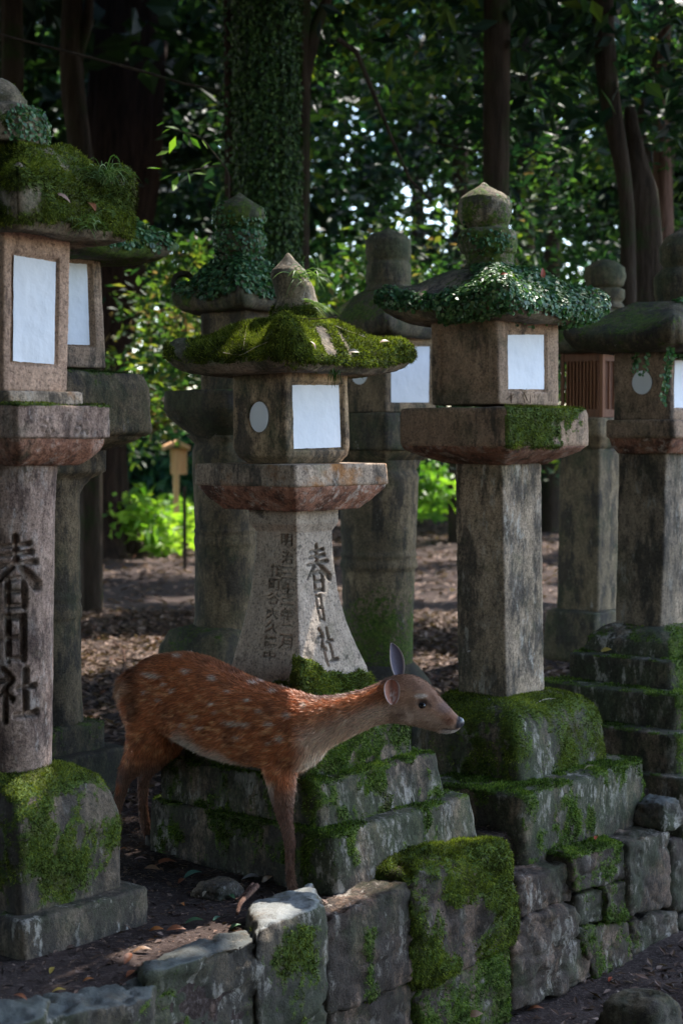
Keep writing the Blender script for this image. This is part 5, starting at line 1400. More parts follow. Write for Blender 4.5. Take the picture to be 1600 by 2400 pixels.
# eyes, nose, ears, hooves, inner ear
def solid(name, V, Fs, mat, parent, **k): return mk(name, V, Fs, mat, parent, **k)
def wet(name, c, rough=.12):
    m, nt = newmat(name); b = NB(nt); principled(b, c, rough, .8); return m
M['eye'] = wet('eye_dark', (.008, .005, .005), .06)
M['nose'] = wet('nose_skin', (.035, .035, .045), .35)
M['hoof'] = plain('hoof_horn', (.03, .024, .02), .5)
eV = np.array(body.data.vertices[0].co)
def surf_pt(x, y, side=1):
    """the body surface point at (x, y) on the camera side"""
    d = side_at(x) * side; c = dpt(x, y) - side_at(x) * .0 + ax_head * .006 * side
    r2 = ((V - c) - d * ((V - c) @ d)[:, None]); dist = np.linalg.norm(r2, axis=1)
    k = np.where(dist < .010)[0]
    return V[k[np.argmax((V[k] - c) @ d)]]
for sgn in (1, -1):
    sp = surf_pt(1306, 342, sgn)
    Ev, Ef = ball(1306, 342, 1, 0)
    c0 = Ev.mean(0)
    E_ = (Ev - c0) / dscale(1306)
    e3 = E_[:, 0:1] * ax_head * .0175 + E_[:, 2:3] * np.array([0, 0, 1]) * .0118 + E_[:, 1:2] / .8 * side_at(1306) * .008
    solid('eye', sp - side_at(1306) * sgn * .0052 + e3, Ef, M['eye'], deer)
np_, nf_ = ball(1453, 424, 24, 0, 1.0)
solid('nose', np_, nf_, M['nose'], deer)
def ear(pts, cup, mat_out, mat_in, label=None, off=0.0, inner=True):
    """outline given by centre line stations: (x, y, half width) base to tip; cup = depth of the shell"""
    st = np.array(pts, float); k = 18; m = 15
    t = np.linspace(0, 1, len(st)); tt = np.linspace(0, 1, k)
    S = np.stack([np.interp(tt, t, st[:, a]) for a in range(3)], 1)
    C = np.array([dpt(x, y) for x, y, _ in S]) + np.array([0, off, 0])
    T = unit(np.gradient(C, axis=0)); out = np.array([0, -1.0, 0]) + ax_head * .25
    out = unit(out - T * (T @ out)[:, None]); B = unit(np.cross(T, out))
    shells = []
    for sh in (0, .0028):
        a = np.linspace(-1, 1, m)
        w = (S[:, 2] * dscale(1200))[:, None]
        pos = C[:, None] + B[:, None] * (a[None] * w)[..., None] + out[:, None] * ((a[None] ** 2 - 1) * cup * (w / w.max()) - sh)[..., None]
        shells.append(pos.reshape(-1, 3))
    Vv = np.concatenate(shells)
    i = np.arange(k - 1)[:, None] * m; j = np.arange(m - 1)[None]
    q = np.stack([i + j, i + j + 1, i + j + m + 1, i + j + m], -1).reshape(-1, 4)
    edge = [i_ * m for i_ in range(k)]; edge2 = [i_ * m + m - 1 for i_ in range(k)]
    R1 = np.array([(a, b_, b_ + k * m, a + k * m) for a, b_ in zip(edge[:-1], edge[1:])]); R2 = np.array([(b_, a, a + k * m, b_ + k * m) for a, b_ in zip(edge2[:-1], edge2[1:])])
    tp = np.array([((k - 1) * m + j_, (k - 1) * m + j_ + 1, (k - 1) * m + j_ + 1 + k * m, (k - 1) * m + j_ + k * m) for j_ in range(m - 1)])
    a = np.tile(np.linspace(-1, 1, m), k); row = np.repeat(tt, m)
    rim = sstep(np.abs(a), .70, .95) + sstep(row, .90, 1)
    ci = np.array(mat_in)[None] * (1 - np.clip(rim, 0, 1))[:, None] + np.array([.62, .50, .46]) * np.clip(rim, 0, 1)[:, None]
    ci = ci * (.45 + .55 * sstep(np.abs(a - .1), .0, .5) + .0)[:, None] if inner else ci
    fuzz = (fbm(shells[0], 90, 2, 5) > .15) * sstep(.55 - row, 0, .25)
    ci = ci * (1 - .6 * fuzz)[:, None] + np.array([.72, .62, .58]) * (.6 * fuzz)[:, None] if inner else ci
    co = np.tile(np.array(mat_out)[None], (k * m, 1))
    return solid('ear', Vv, [q, (q + k * m)[:, ::-1], R1, R2, tp], M['coat'], deer, cattr={'coat': np.concatenate([ci, co])}, label=label)
ear([(1184, 334, 9), (1182, 318, 24), (1180, 295, 32), (1178, 270, 34), (1177, 252, 30), (1177, 240, 20), (1178, 233, 5)], .020, (.40, .20, .13), (.55, .24, .17), 'near ear, short looking with pink inside', off=-.085)
ear([(1212, 236, 20), (1210, 215, 27), (1206, 185, 31), (1200, 155, 28), (1192, 130, 20), (1184, 113, 10), (1180, 105, 3)], .014, (.10, .085, .11), (.16, .145, .20), 'far ear, tall and dark violet grey', off=.035, inner=False)
for k in LEGS:
    x, y, r_ = LEGS[k][0][-1]; off = LEGS[k][1]
    c = dpt(x + 3, y + 4) + np.array([0, off, 0])
    for sg in (-1, 1):
        rows = []
        base = c + cam_side * sg * .0095
        hv = []
        for zz, rx, ry, fx in ((-.022, .027, .0105, .012), (-.019, .027, .0105, .011), (.006, .017, .009, .002), (.016, .013, .008, 0)):
            th = np.arange(12) * np.pi / 6
            hv.append(base + ax_body * ((np.cos(th) * rx + fx)[:, None]) + cam_side * ((np.sin(th) * ry)[:, None]) + np.array([0, 0, zz]))
        hv = np.concatenate(hv); m = 12; r = 4
        i = np.arange(r - 1)[:, None] * m; j = np.arange(m)[None]; j2 = (j + 1) % m
        q = np.stack([i + j, i + m + j, i + m + j2, i + j2], -1).reshape(-1, 4)
        solid('hoof', hv, [q, np.arange(m)[None], (np.arange(m)[::-1] + 36)[None]], M['hoof'], deer)
# ------------------------------------------------------------------ forest
def sunline_ok(p, gaps, pad=0.0):
    """False where a leaf would stand between the sun and one of the sunlit patches"""
    ok = np.ones(len(p), bool)
    for (t, r) in gaps:
        d = p - np.array(t)
        al = d @ SUN
        dist = np.linalg.norm(d - al[:, None] * SUN, axis=1)
        ok &= ~((dist < r + pad) & (al > .5))
    return ok
GAPS = [(tuple(P(655, 2122, 5.15)), .13), (tuple(P(320, 1420, 12.6)), .5), (tuple(P(235, 1455, 11.6)), .32), (tuple(P(300, 1550, 9.6)), .12), (tuple(P(205, 1650, 9.0)), .16), (tuple(P(410, 1380, 13.2)), .15), (tuple(P(1030, 1490, 11.5)), .4), (tuple(P(1320, 1450, 10.8)), .3), (tuple(P(1320, 1220, 24)), .6),
        (tuple(P(350, 1230, 26)), 1.5), (tuple(P(415, 1110, 24)), .9), (tuple(P(1020, 1120, 26)), .8), (tuple(P(420, 390, 8.6)), .35), (tuple(P(1000, 1190, 24)), .8),
        (tuple(P(100, 300, 30)), 2.2), (tuple(P(130, 440, 30)), 1.8), (tuple(P(120, 150, 31)), 1.6), (tuple(P(800, 600, 22)), .8), (tuple(P(750, 300, 22)), .6), (tuple(P(1360, 350, 24)), .9), (tuple(P(1350, 640, 20)), .8), (tuple(P(370, 800, 16)), .7), (tuple(P(350, 730, 17)), .6), (tuple(P(1540, 500, 22)), .9), (tuple(P(1000, 580, 18)), .7), (tuple(P(1250, 480, 22)), .7)]
_g = np.random.default_rng(55)
GAPS += [(tuple(P(735, 775, 5.75)), .16), (tuple(P(640, 790, 5.7)), .07), (tuple(P(1290, 660, 6.8)), .20), (tuple(P(1180, 470, 6.9)), .08), (tuple(P(800, 1945, 5.62)), .05), (tuple(P(960, 1870, 5.85)), .06), (tuple(dpt(690, 285)), .10), (tuple(dpt(300, 150)), .08), (tuple(P(1330, 960, 6.8)), .06), (tuple(P(270, 430, 5.1)), .08), (tuple(P(1330, 1790, 6.8)), .06), (tuple(P(1080, 1975, 5.9)), .07)]
for _ in range(50):
    _D = _g.uniform(13, 34); GAPS.append((tuple(P(_g.uniform(150, 1600), _g.uniform(120, 1150), _D)), _g.uniform(.25, .75)))
for _ in range(16):
    _D = _g.uniform(9, 20); _p = P(_g.uniform(180, 1600), 1300, _D); _p[2] = .05; GAPS.append((tuple(_p), _g.uniform(.1, .4)))
M['leafc'] = leaf_mat('leaves_canopy', [(.008, .02, .010), (.03, .06, .02)], .22, .5, .2)  # dark, barely translucent leaves that hold back skylight
M['leafd'] = leaf_mat('leaves_dark', [(.005, .017, .014), (.012, .034, .022), (.026, .058, .032), (.08, .14, .03), (.17, .21, .03)], .38, .5, .25)
M['leafm'] = leaf_mat('leaves_mixed', [(.014, .04, .022), (.03, .075, .03), (.07, .13, .035), (.16, .20, .03), (.16, .10, .075)], .45, .5, .25, [0, .35, .65, .85, 1])
M['leafb'] = leaf_mat('leaves_blue_green', [(.01, .045, .035), (.03, .10, .06), (.07, .17, .09), (.13, .24, .12)], .5, .5, .25)
M['leafy'] = leaf_mat('leaves_bright', [(.05, .13, .02), (.10, .22, .03), (.18, .32, .04), (.28, .40, .06)], .5, .45, .4)
def clumps(centers, radii, per, size, seed, vlow=0., vsd=.22, gaps=None, squash=.7, aspect=.45):
    g = np.random.default_rng(seed)
    k = len(centers)
    C = np.repeat(centers, per, 0); Rr = np.repeat(radii, per)
    d = unit(g.normal(size=(k * per, 3))); rad = g.random(k * per) ** .45
    p = C + d * (rad * Rr)[:, None] * np.array([1, 1, squash])
    v = np.repeat(g.normal(size=k) * .16, per) + vlow + g.normal(size=k * per) * vsd + .12
    if gaps is not None:
        ok = sunline_ok(p, gaps, size * .3); p, v = p[ok], v[ok]
    n = len(p)
    dr = unit(g.normal(size=(n, 3)) * [1, 1, .6] + [0, 0, -.25]); nn = unit(g.normal(size=(n, 3)) * .7 + [0, 0, 1])
    LV, LF = leaves(p, dr, nn, size * g.uniform(.6, 1.3, n), size * aspect * g.uniform(.7, 1.2, n), g, .15)
    return LV, LF, np.repeat(np.clip(v, 0, 1), 4)
def foliage(name, u0, u1, v0, v1, D0, D1, ncl, per, size, rad, seed, mat, vlow=0.2, thin=None, **k):
    g = np.random.default_rng(seed)
    D = g.uniform(D0, D1, ncl); c = P(g.uniform(u0, u1, ncl), g.uniform(v0, v1, ncl), D)
    c = c[c[:, 2] > -.2]
    if thin is not None:
        n_ = fbm(c, thin, 2, seed); c = c[n_ > -.12]
    u_, v_ = rootpx(c); c = c[~((u_ > 365) & (u_ < 462) & (v_ > 1000) & (v_ < 1230) & (c[:, 1] < 24.8))]
    u_, v_ = rootpx(c); c = c[~((c[:, 1] < 22.6) & (((u_ > 200) & (u_ < 395) & (v_ < 620)) | ((u_ > 170) & (u_ < 330) & (v_ >= 560) & (v_ < 860)) | ((u_ > 100) & (u_ < 270) & (v_ >= 860))))]
    u_, v_ = rootpx(c); c = c[~((u_ > 1385) & (u_ < 1560) & (v_ > 60) & (c[:, 1] < 13.2))]
    if name == 'middle_foliage':              # a gap in the nearer trees at the upper left lets the sunlit wood behind show
        u_, v_ = rootpx(c); c = c[~((u_ > 20) & (u_ < 250) & (v_ > -60) & (v_ < 600))]
    V, F, v = clumps(c, g.uniform(.5, 1.3, len(c)) * rad, per, size, seed + 1, vlow, gaps=GAPS)
    return mk(name, V, F, M[mat], None, {'v': v}, smooth=False, kind='stuff', **k)
# the wood behind, in layers of loose clumps
foliage('far_foliage', -900, 2500, -700, 1180, 34, 46, 1900, 95, .38, 1.25, 401, 'leafb', .25, label='distant blue green forest foliage closing off the view behind everything', cat='foliage')
foliage('far_foliage', -900, 2500, 1020, 1160, 34, 52, 420, 95, .28, 1.1, 409, 'leafd', .1, label='low dark brush along the far forest floor', cat='brush')
foliage('middle_foliage', -700, 2300, -500, 1060, 19, 31, 1000, 95, .15, .75, 402, 'leafd', .12, thin=.35, label='dark evergreen foliage of the wood behind the lanterns', cat='foliage')
foliage('understorey_foliage', 560, 1750, 40, 980, 12.5, 19, 330, 80, .12, .5, 403, 'leafm', .22, thin=.5, label='olive and brown leaved understorey behind the middle and right lanterns', cat='foliage')
foliage('understorey_foliage', 240, 560, 560, 1020, 13, 18, 60, 80, .11, .42, 404, 'leafm', .45, label='yellow green sunlit shrub leaves left of the flared lantern beside the big trunk', cat='foliage')
foliage('ferns', 215, 470, 1185, 1280, 22, 30, 90, 60, .22, .45, 405, 'leafy', .6, label='patch of bright green sunlit ferns on the ground far behind the deer', cat='ferns')
foliage('ferns', 940, 1080, 1080, 1180, 24, 32, 60, 60, .2, .5, 406, 'leafy', .25, label='bright green bush seen between the two pillars right of centre', cat='bush')
# canopy overhead, shaped to block skylight: open only above the path at the right
def cedar_clear(c):
    """keep the sight line to the huge cedar open, as it is in the place"""
    u_, v_ = rootpx(c)
    return c[~((c[:, 1] > 2) & (c[:, 1] < 26) & (u_ > 30) & (u_ < 415) & (v_ > -300) & (v_ < 620))]
def canopy():
    g = np.random.default_rng(410)
    n = 2600
    c = np.stack([g.uniform(-20, 13, n), g.uniform(-13, 36, n), g.uniform(6.2, 10.5, n)], 1)
    a, b_ = local(c[:, 0], c[:, 1])
    # the strip of open sky over the path
    keep = (b_ > -1.5) | ((b_ < -9) & (a < 4)) | (a < .3)
    keep &= (c[:, 1] < 14) | (g.random(n) < .8)
    c = c[keep]
    c = c[(c[:, 1] > -12.5)]
    f = cP * c[:, 1] - sP * (c[:, 2] - 1.6); v = CY - FPX * (sP * c[:, 1] + cP * (c[:, 2] - 1.6)) / np.where(f > 0.1, f, .1)
    c = c[~((f > .1) & (v > 60) & (np.abs(c[:, 0] / np.maximum(c[:, 1], .1)) < .3) & (c[:, 1] < 11))]
    c = cedar_clear(c)
    V, F, v = clumps(c, g.uniform(.8, 1.7, len(c)), 62, .5, 411, .15, gaps=GAPS, squash=.5, aspect=.6)
    mk('canopy', V, F, M['leafc'], None, {'v': v}, smooth=False, kind='stuff', label='leafy forest canopy arching over the lanterns', cat='canopy')
    # unseen foliage added on the viewer's left and behind to block skylight
    n = 900
    an = g.uniform(R(172), R(303), n); rr = g.uniform(7, 10.5, n)
    c = np.stack([np.cos(an) * rr, np.sin(an) * rr + 2, g.uniform(0, 7.5, n)], 1)
    V, F, v = clumps(c, g.uniform(.7, 1.4, len(c)), 60, .34, 412, .15, squash=.8, aspect=.6)
    mk('woodland', V, F, M['leafc'], None, {'v': v}, smooth=False, kind='stuff', label='dense woodland on the near left side of the path', cat='woodland')
canopy()
foliage('sunlit_foliage', 40, 215, 40, 560, 27, 33, 90, 80, .15, .55, 414, 'leafb', .8, label='pale sunlit foliage beyond the two thin trunks at the upper left', cat='foliage')  # sunlight painted in as a paler leaf colour

# ---- trees
def trunk_tree(label, pts, rad, mat='bark', seed=0, lobes=9, ridge=.06, crown=None, limbs=(), ivy=None, root=0.0, crownv=.15, group=None):
    pts = np.array(pts, float)
    t = thing('tree', (pts[0][0], pts[0][1], pts[0][2]), label, 'tree', group)
    def tb(pts, rad, m, rough, name, parent):
        pts = np.array(pts); rad = np.array(rad, float)
        seg = np.concatenate([[0], np.cumsum(np.linalg.norm(np.diff(pts, axis=0), axis=1))])
        k = max(6, int(seg[-1] / .09)); tt = np.linspace(0, seg[-1], k)
        Pp = np.stack([np.interp(tt, seg, pts[:, a]) for a in range(3)], 1); Rr = np.interp(tt, seg, rad)
        ker = np.ones(7) / 7
        if k > 14:
            for a in range(3): Pp[3:-3, a] = np.convolve(Pp[:, a], ker, 'same')[3:-3]
        T = unit(np.gradient(Pp, axis=0)); s = np.array([0, 1.0, 0.02])
        B = unit(np.cross(T, s)); S_ = unit(np.cross(T, B))
        th = np.arange(m) * 2 * np.pi / m
        gsd = np.stack([np.cos(th)[None] * lobes + 0 * tt[:, None], np.sin(th)[None] * lobes + 0 * tt[:, None], tt[:, None] * .5 + 0 * th[None]], -1).reshape(-1, 3)
        rr = 1 + rough * fbm(gsd, .5, 4, seed).reshape(k, m) * 1.6 + .12 * fbm(gsd * [.25, .25, 1], .6, 2, seed + 3).reshape(k, m)
        if root:
            fl = np.exp(-tt / .7)[:, None]; rr = rr + root * fl * (1 + .6 * np.cos(th * 5 + 1)[None])
        V = (Pp[:, None] + (B[:, None] * np.cos(th)[None, :, None] + S_[:, None] * np.sin(th)[None, :, None]) * (Rr[:, None] * rr)[..., None]).reshape(-1, 3)
        i = np.arange(k - 1)[:, None] * m; j = np.arange(m)[None]; j2 = (j + 1) % m
        Q = np.stack([i + j, i + j2, i + m + j2, i + m + j], -1).reshape(-1, 4)
        return mk(name, V, [Q, np.arange(m)[::-1][None], (np.arange(m) + (k - 1) * m)[None]], M[mat], parent, {'moss': np.zeros(len(V)), 'stain_shade': np.zeros(len(V))}), V, Q
    o, V, Q = tb(pts, rad, 56 if max(rad) > .2 else 18, ridge, 'trunk', t)
    for lp, lr in limbs: tb(lp, lr, 10, ridge, 'limb', t)
    if ivy:
        mk_ = ivy.get('mask', lambda V: np.ones(len(V)))(V)
        p, n = tri_scatter(V, Q, mk_, ivy.get('dens', 900), seed)
        g = np.random.default_rng(seed)
        k = (n[:, 1] < .5); p, n = p[k], n[k]
        dr = unit(g.normal(size=p.shape) * .5 + [0, 0, -1]); nn = unit(n + g.normal(size=p.shape) * .4)
        LV, LF = leaves(p + n * g.uniform(.005, .06, len(p))[:, None], dr, nn, ivy.get('size', .05) * g.uniform(.6, 1.2, len(p)), ivy.get('size', .05) * .8, g, .1)
        mk('ivy_leaves', LV, LF, M['creep' if ivy.get('mat') is None else ivy['mat']], t, {'v': np.repeat(np.clip(g.normal(size=len(p)) * .28 + .35, 0, 1), 4)}, smooth=False, kind='stuff')
    top = pts[-1]
    g = np.random.default_rng(seed + 1)
    n = 26
    cr = cedar_clear(top + g.normal(size=(n, 3)) * [1.3, 1.3, .8] + [0, 0, .6]); n = len(cr)
    CV, CF, cv = clumps(cr, g.uniform(.5, 1.0, n), 70, .2, seed + 2, crownv, gaps=GAPS)
    mk('crown', CV, CF, M['leafd'], t, {'v': cv}, smooth=False)
    return t
def line(lst, D0, D1=None):
    D1 = D0 if D1 is None else D1
    k = len(lst)
    return [P(u, v, D0 + (D1 - D0) * i / (k - 1)) for i, (u, v) in enumerate(lst)]
def wr(px, D): return px / 2 / FPX * D
Dt = 22.5
def gpt(u, D):
    p = P(u, 1400, D); p[2] = float(zg(p[0], D)) - .1; return p
trunk_tree('huge dark furrowed cedar trunk rising behind the leftmost lanterns', [gpt(196, Dt)] + line([(206, 1180), (222, 1000), (245, 850), (258, 640), (288, 380), (310, 0), (330, -400), (345, -900)], Dt), [wr(165, Dt), wr(150, Dt), wr(135, Dt), wr(110, Dt), wr(150, Dt), wr(186, Dt), wr(172, Dt), wr(160, Dt), wr(140, Dt)], 'bark', 501, 12, .14, root=.75)
trunk_tree('thin curved trunk left of the huge cedar', [gpt(215, 15)] + line([(212, 1000), (210, 500), (190, 360), (165, 180), (170, 0), (180, -300)], 15), [wr(54, 15)] * 3 + [wr(52, 15), wr(54, 15), wr(50, 15), wr(45, 15)], 'barkd', 502, limbs=[(line([(165, 180), (205, 60), (215, -80)], 15), [.06, .05, .03])])
trunk_tree('dark trunk at the top left corner above the leftmost lantern', [gpt(20, 13)] + line([(25, 900), (28, 300), (30, 100), (20, -200)], 13), [.12, .11, .09, .09, .08], 'barkd', 503)
Di = 11.5
trunk_tree('thick ivy-covered trunk with small green leaves behind the flared lantern', [gpt(632, Di)] + line([(632, 1100), (630, 700), (626, 350), (624, 0), (626, -300), (630, -800)], Di), [wr(150, Di), wr(135, Di), wr(122, Di), wr(125, Di), wr(122, Di), wr(120, Di), wr(100, Di)], 'barkm', 504, ivy=dict(dens=6500, size=.034, mat='ivy'))
trunk_tree('dark bare trunk leaning against the left side of the ivy-covered trunk', [gpt(560, 11.9)] + line([(556, 800), (552, 400), (548, 0), (545, -400)], 11.9), [wr(50, 12)] * 5, 'bark', 505, ivy=dict(dens=900, size=.04, mask=lambda V: 1.0 * (np.abs(V[:, 0] + .82) < .06)))
trunk_tree('slim reddish dark trunk just right of the ivy-covered trunk', [gpt(702, 12.1)] + line([(702, 900), (704, 500), (706, 100), (712, -400)], 12.1), [wr(44, 12.1)] * 5, 'barkd', 506, limbs=[(line([(706, 200), (740, 60), (790, -60)], 12.1), [.06, .045, .03])])
trunk_tree('straight dark trunk rising behind the creeper-roofed lantern finial', [gpt(1160, 11.8)] + line([(1160, 800), (1162, 400), (1165, 0), (1165, -400)], 11.8), [wr(62, 11.8)] * 5, 'barkd', 507)
trunk_tree('slender bent trunk crossing the upper right of the picture', [gpt(1475, 11.9)] + line([(1472, 620), (1468, 430), (1430, 260), (1415, 120), (1410, 0), (1405, -300)], 11.9), [wr(34, 12), wr(36, 12), wr(34, 12), wr(46, 12), wr(50, 12), wr(50, 12), .07], 'barkd', 508)
trunk_tree('broad dark forked trunk behind the right-edge lanterns', [gpt(1515, 12.5)] + line([(1512, 900), (1505, 600), (1500, 450), (1488, 370), (1475, 250)], 12.5), [wr(120, 12.5), wr(108, 12.5), wr(96, 12.5), wr(84, 12.5), wr(48, 12.5), wr(24, 12.5)], 'barkd', 509, limbs=[(line([(1505, 470), (1500, 330), (1535, 150), (1575, -20)], 15), [.13, .08, .05, .03]), (line([(1525, 640), (1550, 480), (1560, 330), (1590, 120)], 15), [.11, .10, .09, .06])])
trunk_tree('reddish trunk lit at its edge at the far right', [gpt(1562, 14)] + line([(1560, 900), (1556, 600), (1552, 400), (1545, 250), (1560, 60)], 14), [.10, .10, .09, .08, .06, .04], 'barkr', 510)
trunk_tree('faint slender trunk between the two middle lantern finials', [gpt(1232, 22)] + line([(1232, 700), (1230, 350), (1228, 0)], 22), [.11] * 4, 'barkd', 511)
for i, (u, D) in enumerate([(268, 33), (345, 38), (1075, 25), (975, 30), (480, 34), (1290, 28)]):
    trunk_tree(['pale slim far trunk above the left end of the bright ferns', 'dim far trunk left of the wooden signboard', 'thin dark far trunk between the two pillars right of centre', 'dim far trunk above the bright bush right of centre', 'dim far trunk behind the dark round pillar', 'far trunk between the square pillars at the right'][i], [gpt(u, D)] + line([(u, 1000), (u + 4, 600), (u + 2, 100)], D), [.17, .15, .13, .10], 'barkr' if i == 0 else 'barkd', 520 + i)
# crossing twigs in the upper right
def twig(name, label, cat, pts, rad, mat='barkd'):
    V, Fs = tube(pts, rad, 7)
    return mk(name, V, Fs, M[mat], None, {'moss': np.zeros(len(V)), 'stain_shade': np.zeros(len(V))}, label=label, cat=cat)
twig('branch', 'thin bare branch arching across the upper middle of the wood', 'branch', line([(790, 90), (835, 120), (880, 230), (920, 330), (960, 420), (1010, 470)], 11), [.018, .018, .015, .012, .010, .008])
twig('branch', 'thin twig crossing left to right just above the creeper-roofed lantern', 'branch', line([(1000, 330), (1090, 350), (1180, 360), (1260, 380)], 12), [.006] * 4)
twig('cable', 'thin dark cable sagging across the big trunk at the upper left', 'cable', line([(-20, 75), (60, 95), (150, 118), (215, 135), (330, 165), (430, 195), (520, 212)], 9.3), [.008] * 7)
# leafy spray left of the ivy trunk
sap = thing('sapling', gpt(520, 8.8), 'leafy twig with a few sunlit glossy leaves between the cedar and the ivy-covered trunk', 'sapling')
V, Fs = tube([gpt(545, 8.8)] + line([(545, 900), (540, 600), (535, 400), (470, 320), (400, 300)], 8.8, 8.6), [.008, .008, .006, .005, .004, .002], 7)
mk('stem', V, Fs, M['barkd'], sap, {'moss': np.zeros(len(V)), 'stain_shade': np.zeros(len(V))})
V, Fs = tube(line([(535, 420), (530, 385), (470, 395), (400, 405)], 8.8, 8.6), [.005, .004, .003, .002], 7)
mk('stem', V, Fs, M['barkd'], sap, {'moss': np.zeros(len(V)), 'stain_shade': np.zeros(len(V))})
g = np.random.default_rng(77)
for u, v, a, L_ in [(385, 287, 178, 34), (400, 300, 200, 26), (412, 318, 250, 40), (430, 312, 290, 30), (445, 320, 310, 34), (420, 302, 160, 30), (398, 352, 205, 34), (470, 322, 300, 28), (482, 262, 10, 32), (380, 395, 175, 36), (405, 408, 200, 34), (418, 412, 250, 40), (440, 402, 280, 26), (452, 405, 0, 30), (470, 392, 40, 28), (486, 422, 330, 26), (500, 330, 20, 24), (460, 300, 30, 26), (412, 430, 260, 30), (495, 385, 15, 26)]:
    p = P(u, v, 8.7 + g.normal() * .06); d = unit(np.array([math.cos(R(a)), g.normal() * .4, -math.sin(R(a)) * -1 if False else math.sin(R(-a)) * -1 * -1]))
    d = unit(np.array([math.cos(R(a)), g.normal() * .5, math.sin(R(a)) * .8 - .1]))
    LV, LF = leaves(p[None], d[None], unit(np.array([[g.normal() * .4, -.5, .8]])), L_ / FPX * 8.7 * 1.1, L_ / FPX * 8.7 * .42, g, .12)
    mk('leaf', LV, LF, M['leafy'], sap, {'v': np.full(4, g.uniform(0, .8))}, smooth=False)

# ---- wooden signboard far behind
Ds = 24.0
c = P(413, 1190, Ds); c[2] = float(zg(c[0], Ds))
sg = thing('signboard', c, 'small roofed wooden notice board on a post standing in the wood behind the deer', 'signboard')
s_ = Ds / FPX
ez = np.array([1.0, .25]); ez /= np.linalg.norm(ez); ey = np.array([-ez[1], ez[0]])
zz = lambda v: P(413, v, Ds)[2]
lbox('post', -.04, .04, -.04, .04, c[2] - .1, zz(1052), 'wood_lit', sg, e1=ez, e2=ey, c=c[:2])
lbox('board', -.06, .17, .045, .14, zz(1112), zz(1050), 'wood_lit', sg, e1=ez, e2=ey, c=c[:2])
for sx in (-1, 1):
    a = c[:2]
    z0, z1 = zz(1050), zz(1036)
    pts = []
    for (xx, z) in ((0, z1), (sx * .19, z0)):
        for yy in (-.16, .20):
            q = a + xx * ez + yy * ey; pts.append((q[0], q[1], z + .03)); pts.append((q[0], q[1], z - .035))
    Q = np.array([(0, 2, 6, 4), (1, 5, 7, 3), (0, 4, 5, 1), (2, 3, 7, 6), (4, 6, 7, 5), (0, 1, 3, 2)])
    mk('roof_board', np.array(pts), Q, M['wood_lit'], sg, smooth=False)
# far small stakes
for i, (u, v0, v1, D) in enumerate([(432, 1140, 1200, 20), (1575, 1000, 1190, 18)]):
    q = P(u, v0, D)
    pl = lbox('stake', -.02, .02, -.02, .02, float(zg(q[0], D)) - .05, q[2], 'barkd', None, e1=ez, e2=ey, c=q[:2], label=['short dark stake in front of the far signboard post', 'thin stake in the wood at the right edge'][i], cat='stake')

# ------------------------------------------------------------------ leaf litter
def litter(name, n, xr, yr, seed, size, label, vmu=.45, region=None, mat='litter', lift=.012):
    g = np.random.default_rng(seed)
    x = g.uniform(*xr, n); y = yr[0] + (yr[1] - yr[0]) * g.random(n) ** .8
    k = np.abs(x) < y * .30 + .3; x, y = x[k], y[k]
    if region is not None:
        a, b_ = local(x, y); k = region(a, b_, x, y, g.random(len(x))); x, y = x[k], y[k]
    z = zg(x, y) + g.uniform(.0, lift, len(x))
    m = len(x)
    an = g.uniform(0, 2 * np.pi, m)
    d = unit(np.stack([np.cos(an), np.sin(an), g.normal(size=m) * .25], 1)); nn = unit(np.stack([g.normal(size=m) * .3, g.normal(size=m) * .3, np.ones(m)], 1))
    V, F = leaves(np.stack([x, y, z], 1), d, nn, size * g.uniform(.5, 1.2, m), size * .4 * g.uniform(.6, 1.2, m), g, .22)
    v = np.clip(vmu + g.normal(size=m) * .25, 0, 1)
    return mk(name, V, F, M[mat], None, {'v': np.repeat(v, 4)}, smooth=False, kind='stuff', label=label, cat='leaves')
litter('leaf_litter', 42000, (-4, 4), (6.6, 15), 601, .085, 'brown fallen leaves carpeting the ground behind the lanterns', region=lambda a, b_, x, y, r: b_ > .9)
litter('leaf_litter', 14000, (-7, 7), (15, 34), 602, .14, 'distant brown leaf carpet on the forest floor', .5)
litter('leaf_litter', 8000, (-1.8, 1.2), (4.3, 7.2), 603, .032, 'small dark leaf crumbs on the soil around the deer feet', .3, region=lambda a, b_, x, y, r: (b_ > -.15))
litter('leaf_litter', 3600, (0, 3), (4.6, 8), 604, .06, 'reddish fallen leaves at the foot of the wall on the path', .4, region=lambda a, b_, x, y, r: (b_ < -.2))
litter('gravel', 9000, (-1.8, 1.6), (4.2, 6.6), 605, .012, 'gravel and grit mixed in the soil between the lanterns', .6, region=lambda a, b_, x, y, r: (b_ > -.6), lift=.004)
